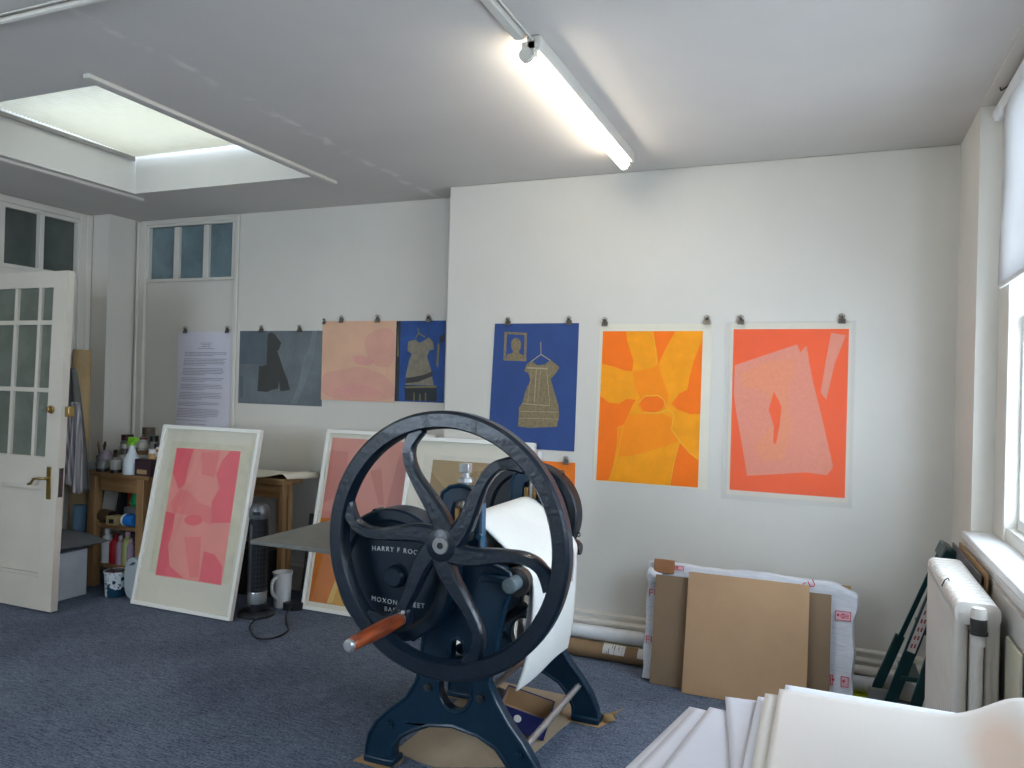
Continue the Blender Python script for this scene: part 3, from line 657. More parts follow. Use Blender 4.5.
# typed sheet
tx = []; q = [(0, 0), (1, 0), (1, 1), (0, 1)]
rnd = random.Random(3)
def row(u0, u1, v, h=.0055):
    u = u0
    while u < u1 - .004:
        w = min(rnd.uniform(.015, .06), u1 - u); tx.append([(u, v), (u + w, v), (u + w, v + h), (u, v + h)]); u += w + .008
for v, a in ((.115, .10), (.133, .09), (.151, .075), (.172, .14)): row(.52 - a, .52 + a, v)
v = .215
for n in (3, 5, 5, 3, 4, 5, 3, 6, 1):
    for k in range(n):
        row(.14, .14 + (.72 + rnd.uniform(0, .05) if k < n - 1 else rnd.uniform(.3, .65)), v, .0052); v += .0162
    v += .020
row(.38, .68, .965)
hung('text_sheet', 'tall lilac-white sheet of small typed text clipped up left of the dark coat print', 'poster', -4.383, -3.873, 1.05, 1.73, YR - .002, LILAC, [(mat('typed_ink', (132, 130, 142), .7), tx)], pm=LILAC)
# dark coat print
q = [(383, 150), (915, 125), (912, 612), (380, 615)]
coat = [(566, 160), (592, 148), (615, 162), (632, 186), (656, 214), (640, 262), (630, 268), (650, 320), (672, 385), (700, 455), (716, 515), (655, 527), (644, 462), (640, 510), (600, 520), (570, 535), (506, 533), (510, 470), (514, 372), (562, 362)]
streak = [[(790, 330), (830, 240), (850, 130), (880, 128), (860, 300), (800, 500), (760, 600), (720, 600), (770, 480)], [(410, 440), (412, 580), (390, 582), (388, 440)]]
hung('art_print', 'slate-grey print of a dark coat shape, clipped to the recess wall', 'print', -3.815, -3.118, 1.232, 1.735, YR - .002, art('slate', (112, 120, 124), var=.12, scale=5), [
    (art('slate_light', (122, 132, 134), var=.08, scale=9), Q(q, streak[:1])), (art('slate_dark', (92, 102, 110)), Q(q, [streak[1], [(383, 150), (560, 140), (560, 362), (420, 360), (383, 365)]])), (art('coat_dark', (66, 67, 64)), Q(q, [coat]))], lean=(0, .008))
# pink print overlapping the small blue dress print
q = [(541, 78), (802, 76), (797, 356), (543, 353)]
hung('art_print', 'pale peach and pink abstract print on the recess wall', 'print', -3.118, -2.555, 1.277, 1.797, YR - .006, art('peach', (226, 180, 150), var=.06, scale=4), [
    (art('peach_pink', (222, 166, 146), scale=4), Q(q, [[(541, 260), (600, 250), (680, 230), (760, 260), (800, 300), (797, 356), (543, 353)], [(690, 120), (802, 90), (800, 230), (740, 240), (700, 200)]], 2)),
    (art('rose_wash', (222, 160, 148), scale=5), Q(q, [[(580, 320), (640, 290), (740, 310), (760, 330), (680, 340), (600, 345)], [(650, 190), (730, 205), (720, 235), (655, 225)]], 2))], lean=(.002, .002))
q = [(802, 76), (978, 74), (969, 360), (797, 356)]
dress2 = [(845, 148), (870, 140), (885, 152), (905, 142), (918, 132), (934, 150), (936, 175), (920, 178), (912, 200), (925, 240), (935, 300), (836, 298), (838, 260), (848, 215), (858, 190), (842, 180)]
hung('art_print', 'small blue print of a pale dress hanging above a chair, in the recess corner', 'print', -2.556, -2.203, 1.285, 1.795, YR - .002, art('royal_blue', (44, 84, 152), var=.15, scale=7), [
    (art('dark_edge', (52, 56, 60)), Q(q, [[(802, 76), (818, 76), (814, 250), (812, 357), (797, 356)], [(832, 300), (945, 304), (945, 355), (835, 352)], [(955, 130), (975, 120), (970, 150), (958, 150)]])),
    (art('dress_grey', (146, 138, 120), scale=30, var=.12), Q(q, [dress2])),
    (art('dress_sash', (70, 68, 66)), Q(q, [[(838, 275), (870, 270), (905, 262), (932, 250), (930, 268), (880, 288), (836, 294)]])),
    (art('olive_line', (130, 122, 84)), line(q, [(880, 100), (882, 118), (870, 138)], .02) + line(q, [(882, 118), (905, 132)], .02) + Q(q, [[(835, 304), (945, 300), (945, 308), (835, 310)], [(885, 330), (890, 330), (890, 355), (885, 355)], [(865, 325), (869, 325), (869, 354), (865, 354)], [(905, 325), (909, 325), (909, 354), (905, 354)], [(950, 150), (956, 160), (950, 240), (944, 230)], [(808, 90), (812, 200), (806, 200)]]))])
# blue dress print on the chimney breast
q = [(97, 90), (418, 90), (398, 578), (67, 558)]
GOLD = art('dull_gold', (140, 124, 92), var=.14, scale=60); GOLDL = art('pale_gold', (176, 162, 128), scale=50)
dress = [(238, 234), (222, 244), (211, 272), (226, 278), (236, 305), (224, 330), (215, 350), (203, 395), (190, 410), (190, 440), (186, 482), (232, 488), (335, 484), (343, 440), (340, 400), (325, 350), (312, 302), (332, 280), (345, 258), (328, 242), (312, 230), (290, 246), (262, 250)]
hung('art_print', 'deep blue print of a gold dress on a hanger with a small framed head', 'print', -1.768, -1.268, 1.053, 1.752, YB - .002, art('deep_blue', (46, 74, 132), var=.05, scale=5), [
    (GOLD, Q(q, [[(135, 121), (223, 126), (219, 234), (130, 230)]])), (art('deep_blue2', (46, 74, 132)), Q(q, [[(145, 130), (213, 134), (210, 226), (140, 222)]])),
    (GOLD, Q(q, [ell(180, 172, 20, 27), [(142, 222), (145, 208), (166, 202), (170, 188), (190, 188), (193, 204), (209, 212), (209, 226)], dress])),
    (GOLDL, line(q, [(275, 160), (276, 208), (238, 236)], .008) + line(q, [(276, 208), (312, 232)], .008) + line(q, [(222, 259), (300, 263)], .012) + line(q, [(258, 265), (250, 390)], .009) + line(q, [(203, 395), (308, 404), (298, 270)], .006) + line(q, [(275, 270), (262, 392)], .004) + line(q, [(240, 270), (225, 390)], .004) + line(q, [(192, 425), (340, 428)], .004) + line(q, [(190, 450), (342, 455)], .004))], lean=(-.024, -.008))
# small orange sheet below it
hung('art_print', 'small plain orange print clipped below the blue dress print', 'print', -1.62, -1.268, .70, .992, YB - .002, art('plain_orange', (236, 120, 24), var=.04), [(art('orange_streak', (240, 140, 50)), [[(.8, .5), (.97, .45), (.97, .6), (.82, .62)]])], pm=PAPER)
tag(build('socket_box', MB().box(-1.512, -1.462, YB - .03, YB, .96, 1.045).slot(0), WPLAST, at=(-1.49, YB, 1.0), bevel=.004), 'small white fitting on the wall just below the blue dress print', 'fitting')
# yellow-orange print
q = [(508, 120), (892, 118), (882, 724), (497, 694)]
DO = art('deep_orange', (255, 118, 2), var=.03, scale=8); MO = art('mid_orange', (255, 142, 2), var=.03, scale=8); LY = art('line_yellow', (250, 190, 60))
deep = [[(508, 120), (600, 120), (606, 160), (622, 205), (632, 235), (628, 275), (600, 272), (560, 258), (508, 245)], [(705, 120), (790, 120), (760, 175), (742, 215), (728, 250), (722, 200)],
        [(890, 150), (888, 440), (850, 440), (800, 420), (780, 400), (810, 360), (838, 345), (845, 300), (862, 230)], [(505, 370), (540, 395), (580, 400), (610, 380), (645, 385), (632, 405), (618, 440), (600, 480), (575, 490), (575, 560), (562, 640), (545, 694), (497, 694)],
        [(812, 550), (850, 590), (882, 620), (882, 722), (782, 716), (790, 640)]]
mid = [[(632, 275), (700, 262), (728, 250), (745, 300), (770, 370), (760, 415), (720, 435), (670, 432), (650, 400), (660, 375), (640, 340)], [(600, 480), (620, 440), (690, 440), (750, 440), (785, 455), (782, 500), (810, 545), (740, 570), (640, 600), (580, 605), (578, 560), (580, 495)]]
hung('art_print', 'large yellow and orange abstract print on cream paper', 'print', -1.150, -.560, .900, 1.744, YB - .002, art('amber', (255, 160, 4), var=.05, scale=9), [
    (MO, Q(q, mid)), (DO, Q(q, deep + [ell(707, 400, 45, 34)])),
    (LY, line(q, [(650, 400), (680, 370), (730, 368), (752, 385), (762, 420), (790, 440), (782, 500), (815, 545), (850, 590), (882, 615)], .006) + line(q, [(812, 550), (795, 620), (780, 716)], .006) + line(q, [(762, 425), (730, 436), (680, 434)], .006) + line(q, [(705, 120), (722, 240)], .005) + line(q, [(600, 480), (578, 600), (555, 690)], .004))],
    pm=CREAM, inner=(-1.132, -.606, .907, 1.707), lean=(-.018, -.004))
# red-orange print behind a loose sheet of vellum
q = [(110, 103), (515, 95), (517, 690), (108, 660)]
PK = art('dusty_pink', (238, 146, 118), var=.05, scale=80); PE = art('light_peach', (242, 148, 106), var=.05, scale=80); RO = art('red_orange', (255, 92, 16), var=.02)
t = hung('art_print', 'large red-orange print with a tilted pink rectangle, under a loose clear film', 'print', -.470, .090, .885, 1.745, YB - .002, RO, [
    (PK, Q(q, [[(118, 228), (230, 190), (340, 152), (352, 180), (372, 155), (395, 270), (430, 400), (475, 580), (455, 610), (380, 600), (300, 605), (172, 612), (150, 500), (128, 400), (116, 330)], [(455, 110), (505, 118), (470, 220), (445, 345), (425, 320), (440, 210)]])),
    (PE, Q(q, [[(135, 260), (230, 215), (330, 200), (335, 260), (310, 320), (330, 450), (300, 560), (230, 560), (200, 520), (190, 420), (150, 300)]])),
    (PK, Q(q, [[(128, 305), (215, 310), (250, 350), (262, 430), (215, 490), (170, 520), (150, 440)]])),
    (RO, Q(q, [[(262, 318), (290, 370), (286, 430), (274, 500), (264, 500), (265, 440), (245, 380)], [(116, 612), (170, 616), (190, 640), (116, 630)]]))],
    pm=CREAM, inner=(-.455, .077, .908, 1.715))
build('vellum_overlay', MB().grid(lambda u, v: (-.493 + .60 * u, YB - .012 - .022 * v + .006 * math.sin(5 * u + 3 * v), 1.752 - .888 * v), 10, 12), translucent('vellum', (220, 216, 222), .5, clear=.88), t)
for x, z, lab in ((-4.31, 1.733, 'left clip on the typed text sheet'), (-3.922, 1.733, 'right clip on the typed text sheet'), (-3.623, 1.738, 'left clip on the dark coat print'), (-3.303, 1.738, 'right clip on the dark coat print'),
                  (-2.969, 1.799, 'left clip on the peach and pink print'), (-2.693, 1.799, 'right clip on the peach and pink print'), (-2.322, 1.797, 'clip on the small blue dress-and-chair print')):
    clip(x, YR - .005, z, 'small dark bulldog ' + lab)
clip(-3.105, YR - .005, 1.790, 'half-hidden bulldog clip at the top left corner of the peach and pink print', .7)
for x, z, lab in ((-1.685, 1.755, 'left clip holding the deep blue dress print'), (-1.324, 1.755, 'right clip holding the deep blue dress print'), (-1.122, 1.747, 'left clip holding the yellow and orange print'), (-.587, 1.752, 'right clip holding the yellow and orange print'),
                  (-.42, 1.752, 'left clip holding the red-orange print'), (.045, 1.752, 'right clip holding the red-orange print'), (-1.32, .994, 'clip holding the small plain orange print')):
    clip(x, YB - .004, z, 'dark metal bulldog ' + lab, .95)

# ================================================================== FRAMED PRINTS LEANING ON THE FLOOR
def framed(label, x0, y0, y1, w, h, artfn):
    """Frame standing on the floor at y0, leaning back so that its top is at y1."""
    t = thing('framed_print', label, 'framed print', (x0 + w / 2, y0, 0))
    a = math.asin((y1 - y0) / h)
    M = Matrix.Translation((x0, y0, .002 + .03 * math.sin(a))) @ Matrix.Rotation(-a, 4, 'X')      # local: x right, z up, y back; front face y=0
    def N(): return MB().xf(M)
    fr = N(); fw = .022
    for s in ((0, w, 0, fw), (0, w, h - fw, h), (0, fw, fw, h - fw), (w - fw, w, fw, h - fw)): fr.box(s[0], s[1], 0, .03, s[2], s[3])
    build('frame', fr, WHITEF, t, bevel=.0025)
    build('mat_board', N().box(fw, w - fw, .018, .022, fw, h - fw), MATB, t)
    build('backing', N().box(.006, w - .006, .026, .029, .006, h - .006), CARD, t)
    mats, mb = artfn(N, w, h)
    build('printed_image', mb, mats, t)
    build('glazing', N().box(fw, w - fw, .0075, .009, fw, h - fw), bpy.data.materials.get('picture_glass') or glass('picture_glass', gloss=.045, rough=.03), t)
    return t
def layered(N, base, layers, w, h, under=None):
    mb = N(); mats = []; y = .0172
    if under: mats.append(under[0]); mb.slot(0); mb.box(*under[1][:2], .0168, .0178, *under[1][2:]); y = .0166
    for m, polys in [(base[0], [base[1]])] + layers:
        mats.append(m); mb.slot(len(mats) - 1)
        for p in polys: y -= .00012; mb.poly([(u * w, y, h - v * h) for u, v in p])
    return mats, mb
def art1(N, w, h):
    q = [(568, 18), (908, 42), (800, 708), (457, 645)]; f = unquad(q)
    base = [f(p) for p in ((610, 102), (836, 118), (768, 588), (538, 550))]
    SAL = art('salmon', (244, 152, 142), var=.03, scale=6); RED = art('coral_red', (244, 104, 116), var=.03, scale=6); MID = art('coral_mid', (243, 130, 128), var=.03, scale=6)
    red = [[(612, 104), (672, 108), (655, 165), (640, 235), (620, 252), (597, 195)], [(573, 330), (608, 338), (600, 395), (583, 450), (590, 520), (640, 562), (540, 549), (556, 450)], [(800, 116), (834, 119), (798, 372), (735, 372), (735, 300), (762, 250), (752, 200), (772, 150)], [(708, 470), (745, 482), (770, 520), (766, 586), (692, 573)], ell(672, 362, 32, 19, 20)]
    m3 = [[(625, 250), (660, 262), (690, 300), (740, 320), (735, 380), (660, 345), (600, 335), (590, 300)], [(700, 120), (765, 118), (745, 210), (700, 200)], [(640, 420), (700, 420), (690, 560), (660, 560)]]
    u = [f(p)[0] for p in ((578, 110), (855, 110))]
    mk, mb = layered(N, (SAL, base), [(MID, Q(q, m3)), (RED, Q(q, red))], w, h, under=(art('cream_sheet', (222, 216, 190)), (.085, w - .055, .20 * 1, h - .10)))
    return mk, mb
framed('white-framed print in coral and salmon pink leaning against the bench', -3.925, 3.475, 3.69, .775, 1.11, art1)
def art2(N, w, h):
    return layered(N, (art('dull_pink', (214, 138, 126), var=.03, scale=4), [(.05, .045), (.95, .045), (.95, .955), (.05, .955)]), [
        (art('pink_dark', (204, 122, 112), scale=4), [[(.05, .12), (.22, .12), (.25, .35), (.05, .42)], [(.45, .22), (.55, .2), (.62, .40), (.57, .40)], [(.7, .1), (.9, .3), (.9, .5), (.62, .5)]]),
        (art('burnt_orange', (204, 112, 14), var=.05, scale=6), [[(.05, .50), (.95, .50), (.95, .955), (.05, .955)]]),
        (art('ochre_yellow', (206, 152, 44), var=.05, scale=6), [[(.42, .52), (.60, .50), (.95, .55), (.95, .955), (.22, .955), (.30, .80)]]),
        (art('pale_streak', (222, 178, 92)), [[(.28, .80), (.32, .80), (.27, .95), (.22, .95)]])], w, h)
framed('white-framed print, dull pink above burnt orange, leaning behind the press wheel', -2.955, 3.865, 4.085, .775, 1.11, art2)
def art3(N, w, h):
    return layered(N, (art('pale_sheet', (222, 216, 198)), [(.12, .09), (.88, .09), (.88, .93), (.12, .93)]), [
        (art('gold_brown', (150, 120, 74), var=.12, scale=5), [[(.20, .115), (.82, .115), (.82, .86), (.20, .86)]]),
        (art('gold_brown_light', (166, 138, 92), scale=5), [[(.20, .115), (.82, .115), (.82, .14), (.55, .16), (.40, .30), (.20, .18)]])], w, h)
framed('white-framed print in gold-brown on a cream mount leaning on the chimney breast behind the press', -2.262, 3.705, 3.945, .775, 1.11, art3)

# ================================================================== BACK LEFT CORNER: bench and what stands on it
def pot(name, label, cat, prof, c, m, parts=(), group=None, n=24):
    """A small turned object: main body plus extra turned parts (name, profile, material)."""
    t = thing(name, label, cat, c, group)
    build(parts and 'body' or 'body', MB().lathe(prof, c, 'z', n), m, t)
    for nm, pr, mm in parts: build(nm, MB().lathe(pr, c, 'z', n), mm, t)
    return t
BT = .765                                           # bench top height
b = thing('workbench', 'small honey-coloured wooden bench with open shelves in the back left corner', 'workbench', (-4.36, 3.9, 0))
build('bench_top', MB().box(-4.556, -4.0, 3.655, 4.19, BT - .032, BT), PINEX, b, bevel=.004)
for x in (-4.510, -4.078):
    for y in (3.69, 4.13): build('leg', MB().box(x - .031, x + .031, y - .03, y + .03, 0, BT - .032), PINE, b, bevel=.003)
build('apron', MB().box(-4.45, -4.095, 3.672, 3.69, BT - .125, BT - .032), PINEX, b, bevel=.002)
build('apron', MB().box(-4.045, -4.028, 3.72, 4.10, BT - .125, BT - .032), PINEX, b, bevel=.002)
for z in (.42, .165): build('shelf', MB().box(-4.45, -4.095, 3.665, 4.15, z - .024, z), PINEX, b, bevel=.003)
build('back_panel', MB().box(-4.46, -4.085, 4.152, 4.16, .10, .70), mat('shadow_board', (44, 38, 34), .9), b)  # dark sheet; the shade inside the shelves is put into its colour
Y = 3.72
PRE = set(C.objects)
GLS = mat('jar_glass', (120, 124, 120), .12, var=.1); LID = mat('dark_lid', (40, 34, 34), .4)
# brush pot and brushes
t = pot('brush_pot', 'dark pot of paint brushes at the left end of the bench top', 'pot', [(0, BT), (.032, BT), (.036, BT + .09), (.033, BT + .09), (.03, BT + .01), (0, BT + .01)], (-4.61, Y + .05, 0), mat('pot_teal', (60, 80, 84), .4))
for k, (dx, dy, col) in enumerate(((-.03, .0, (50, 40, 38)), (.0, .02, (90, 30, 34)), (.025, -.01, (60, 56, 50)), (.012, .01, (36, 34, 36)), (-.012, -.02, (120, 90, 60)))):
    x, y = -4.61, Y + .05
    o = tag(build('paint_brush', MB().cyl((x + dx * .3, y + dy * .3, BT + .012), (x + dx * 1.1, y + dy, BT + .15), .004, n=8).cyl((x + dx * 1.1, y + dy, BT + .15), (x + dx * 1.35, y + dy, BT + .185), .008, .004, n=8), mat('brush_%d' % k, col, .5), at=(x, y, BT + .1)),
            ('short dark brush leaning left in the pot', 'dark red brush at the back of the pot', 'brown brush leaning right in the pot', 'black brush standing upright in the pot', 'pale-handled brush at the front of the pot')[k] + ' on the bench', 'brush', 'brushes in the pot on the bench')
for k in range(3):
    x = -4.475 - .02 * k
    tag(build('marker_pen', MB().cyl((x, Y + .12, BT + .02), (x + .055, Y + .13, BT + .15), .005, n=8), mat('pen_%d' % k, ((70, 110, 80), (220, 220, 215), (50, 60, 70))[k], .5), at=(x, Y + .1, BT)),
        ('green', 'white', 'dark')[k] + ' pen leaning behind the pink bulb on the bench', 'pen', 'pens leaning on the bench')
pot('rubber_bulb', 'mauve-pink egg-shaped bulb standing on the bench beside the brush pot', 'bulb', [(0, BT + .004), (.03, BT + .01), (.05, BT + .05), (.048, BT + .085), (.032, BT + .12), (.012, BT + .135), (0, BT + .137)], (-4.545, Y + .01, 0), mat('mauve', (140, 128, 138), .6))
tag(build('tray', MB().box(-4.69, -4.60, Y - .07, Y + .02, BT, BT + .045), mat('tray_grey', (130, 134, 134), .6), at=(-4.65, Y, BT), bevel=.006), 'grey plastic tub at the left front corner of the bench top', 'tub')
pot('jar', 'squat glass jar with a dark lid at the front of the bench', 'jar', [(0, BT + .022), (.038, BT + .022), (.04, BT + .05), (.03, BT + .075), (0, BT + .078)], (-4.51, 3.675, 0), GLS, [('lid', [(0, BT), (.041, BT), (.041, BT + .022), (0, BT + .022)], LID)])
pot('jar', 'upturned clear jar on a black lid beside the spray bottle', 'jar', [(0, BT + .022), (.034, BT + .022), (.036, BT + .07), (.03, BT + .085), (0, BT + .09)], (-4.405, 3.665, 0), mat('jar_clear', (170, 172, 168), .15), [('lid', [(0, BT), (.037, BT), (.037, BT + .022), (0, BT + .022)], LID)])
tag(build('white_carton', MB().box(-4.47, -4.33, Y + .06, Y + .18, BT, BT + .11), mat('carton_white', (196, 196, 190), .6), at=(-4.4, Y, BT), bevel=.003), 'low white box behind the jars on the bench', 'box')
tag(build('wood_block', MB().box(-4.46, -4.35, Y + .07, Y + .16, BT + .111, BT + .14), PINEX, at=(-4.4, Y, BT), bevel=.003), 'small wooden block lying on the low white box', 'block')
def labelled(x, y, z0, r, h, label, bodyc, lidc, cat='jar'):
    return pot('jar', label, cat, [(0, z0), (r, z0), (r, z0 + h * .78), (r * .85, z0 + h * .84), (0, z0 + h * .84)], (x, y, 0), mat('jarc_%d_%d_%d' % bodyc, bodyc, .4), [('lid', [(0, z0 + h * .84), (r * .92, z0 + h * .84), (r * .92, z0 + h), (0, z0 + h)], mat('lidc_%d_%d_%d' % lidc, lidc, .4)), ('paper_label', [(r + .001, z0 + h * .2), (r + .001, z0 + h * .6)], mat('jar_label', (210, 208, 200), .7))])
labelled(-4.50, Y + .13, BT, .042, .235, 'tall jar with a dark red lid at the back left of the bench', (120, 120, 118), (70, 34, 38))
labelled(-4.425, Y + .22, BT, .045, .285, 'tallest dark jar at the back of the bench under a brown knob lid', (96, 92, 84), (92, 78, 60))
labelled(-4.36, Y + .10, BT + .141, .03, .085, 'small white jar with a dark red lid standing on the wooden block', (180, 178, 176), (110, 40, 44))
labelled(-4.27, Y + .24, BT, .043, .285, 'tall jar with a brown lid behind the spray bottle', (130, 120, 104), (104, 84, 58))
labelled(-4.235, Y + .10, BT, .034, .19, 'dark blue jar just right of the spray bottle', (36, 44, 84), (30, 30, 36))
labelled(-4.17, 3.72, BT, .036, .165, 'round tan jar with a white lid standing right of the spray bottle', (178, 140, 86), (220, 220, 214))
tag(build('dark_box', MB().box(-4.235, -4.10, 3.63, 3.69, BT, BT + .105).slot(1).box(-4.215, -4.13, 3.6285, 3.63, BT + .012, BT + .04), [mat('maroon_box', (52, 30, 38), .5), CARD], at=(-4.17, 3.66, BT), bevel=.002), 'dark maroon box with a tan label at the right end of the bench', 'box')
tag(build('pink_pack', MB().box(-4.18, -4.11, 3.83, 3.90, BT, BT + .235), mat('pink_pack', (204, 120, 128), .6), at=(-4.14, 3.8, BT), bevel=.006), 'pink pack at the back right of the bench top', 'pack')
tag(build('plastic_tub', MB().box(-4.25, -4.12, 3.96, 4.05, BT, BT + .185), mat('white_lid', (222, 222, 220), .4), at=(-4.2, 3.85, BT), bevel=.01), 'white tub with a pale lid behind the tan jar', 'tub')
labelled(-4.545, 3.86, BT, .030, .15, 'small jar with a white lid behind the pink bulb', (150, 140, 120), (214, 212, 206))
labelled(-4.47, 3.80, BT, .028, .175, 'slim dark jar with a pale lid in the middle of the bench clutter', (70, 66, 70), (190, 184, 176))
labelled(-4.33, 3.88, BT, .030, .235, 'tall narrow jar with a black lid behind the white box', (150, 146, 140), (34, 32, 34))
labelled(-4.12, 3.72, BT + .106, .026, .075, 'tiny amber jar on top of the dark maroon box', (170, 120, 60), (224, 220, 210))
labelled(-4.20, 3.90, BT, .034, .26, 'tall greenish jar with a dark lid at the back right of the bench', (96, 104, 80), (50, 40, 36))
labelled(-4.61, 3.90, BT, .034, .12, 'short brown jar at the back left corner of the bench', (110, 84, 60), (60, 50, 44))
# spray bottle
sx, sy = -4.295, 3.665
t = pot('spray_bottle', 'milky spray bottle with a lime green trigger head on the bench', 'bottle', [(0, BT), (.050, BT), (.052, BT + .01), (.052, BT + .075), (.046, BT + .10), (.026, BT + .14), (.018, BT + .175), (.017, BT + .19), (0, BT + .19)], (sx, sy, 0), mat('milky_plastic', (196, 204, 208), .35, var=.02))
build('trigger_head', MB().cyl((sx, sy, BT + .185), (sx, sy, BT + .208), .02).box(sx - .025, sx + .045, sy - .014, sy + .014, BT + .208, BT + .24).bar((sx - .02, sy, BT + .222), (sx - .05, sy, BT + .19), .012, .014).box(sx + .045, sx + .055, sy - .008, sy + .008, BT + .216, BT + .236), mat('lime_green', (130, 196, 50), .35), t, bevel=.004)
for o in [o for o in C.objects if o not in PRE and not o.parent]: o.location.x = min(-4.30 + (o.location.x + .105 + 4.30) * 1.25, o.location.x + .14)
PRE = set(C.objects)
# middle shelf
Z = .42
tag(build('orange_folder', MB().box(-4.36, -4.24, 3.78, 3.86, Z, Z + .24), mat('orange_red', (176, 66, 30), .6), at=(-4.3, 3.8, Z), bevel=.003), 'orange-red box standing on the middle bench shelf', 'box')
tag(build('dark_folder', MB().bar((-4.48, 3.80, Z + .003), (-4.44, 3.80, Z + .22), .02, .10, (0, 1, 0)).bar((-4.45, 3.84, Z + .003), (-4.41, 3.84, Z + .22), .012, .10, (0, 1, 0)), mat('folder_dark', (46, 44, 48), .6), at=(-4.45, 3.8, Z)), 'dark folders leaning on the middle bench shelf', 'folder')
m = MB(); 
m.lathe([(0, Z + .125), (.06, Z + .125), (.075, Z + .15), (.06, Z + .20), (.03, Z + .245), (.0, Z + .25)], (-4.17, 3.76, 0), 'z', 14)
tag(build('green_bag', m, mat('green_plastic', (20, 140, 84), .4, bump=.8, bscale=14), at=(-4.17, 3.76, Z + .1)), 'crumpled bright green bag on top of the blue-banded tub', 'bag')
tag(build('plastic_tub', MB().box(-4.27, -4.10, 3.70, 3.83, Z, Z + .12).slot(1).box(-4.272, -4.098, 3.698, 3.832, Z + .06, Z + .085), [mat('tub_grey', (100, 104, 104), .4), mat('tub_blue', (40, 84, 120), .4)], at=(-4.2, 3.75, Z), bevel=.003), 'grey tub with a blue band on the middle bench shelf', 'tub')
tag(build('blue_tin', MB().cyl((-4.185, 3.668, Z + .045), (-4.11, 3.668, Z + .045), .038).slot(1).cyl((-4.20, 3.668, Z + .045), (-4.185, 3.668, Z + .045), .04), [mat('bright_blue', (30, 110, 190), .4), PAPER], at=(-4.15, 3.67, Z)), 'bright blue tin lying at the front of the middle bench shelf', 'tin')
tag(build('cream_packet', MB().box(-4.44, -4.36, 3.66, 3.74, Z, Z + .058).slot(1).box(-4.41, -4.37, 3.655, 3.66, Z + .012, Z + .04), [mat('cream_pack', (200, 180, 130), .6), BLACK], at=(-4.4, 3.7, Z), bevel=.01), 'cream and black packet on the middle bench shelf', 'packet')
tag(build('brown_jar', MB().cyl((-4.57, 3.72, Z + .045), (-4.47, 3.70, Z + .045), .042).slot(1).cyl((-4.47, 3.70, Z + .045), (-4.46, 3.70, Z + .045), .038), [mat('brown_pack', (96, 76, 50), .6), LID], at=(-4.5, 3.7, Z)), 'brown jar lying on its side at the left of the middle bench shelf', 'jar')
# bottom shelf bottles
Z = .165
def bottle(x, y, r, h, label, col, cap, z=Z, op=.4):
    r *= .80
    return pot('bottle', label, 'bottle', [(0, z), (r, z), (r * 1.02, z + h * .05), (r * 1.02, z + h * .66), (r * .82, z + h * .76), (r * .42, z + h * .82), (r * .42, z + h * .88), (0, z + h * .88)], (x, y, 0), mat('b_%d_%d_%d' % col, col, op),
        [('cap', [(0, z + h * .86), (r * .5, z + h * .86), (r * .5, z + h), (0, z + h)], mat('c_%d_%d_%d' % cap, cap, .4))])
bottle(-4.50, 3.70, .044, .222, 'white plastic bottle at the left of the bottom bench shelf', (214, 216, 220), (220, 220, 224))
bottle(-4.405, 3.71, .048, .195, 'red bottle on the bottom bench shelf', (176, 24, 40), (120, 20, 30))
bottle(-4.32, 3.695, .032, .185, 'lilac-pink bottle beside the red one on the bottom bench shelf', (176, 150, 172), (210, 190, 205))
bottle(-4.25, 3.71, .044, .215, 'yellow-green bottle on the bottom bench shelf', (172, 176, 110), (190, 160, 170))
bottle(-4.195, 3.70, .03, .175, 'small mauve bottle at the right of the bottom bench shelf', (150, 130, 150), (190, 150, 170))
bottle(-4.27, 3.80, .042, .222, 'dark blue-capped bottle at the back of the bottom bench shelf', (70, 74, 84), (40, 50, 90))
bottle(-4.36, 3.82, .04, .215, 'grey bottle with a dark cap at the back of the bottom bench shelf', (84, 84, 90), (40, 36, 44))
for o in [o for o in C.objects if o not in PRE and not o.parent]: o.location.x = -4.450 + (o.location.x + .105 + 4.465) * .70
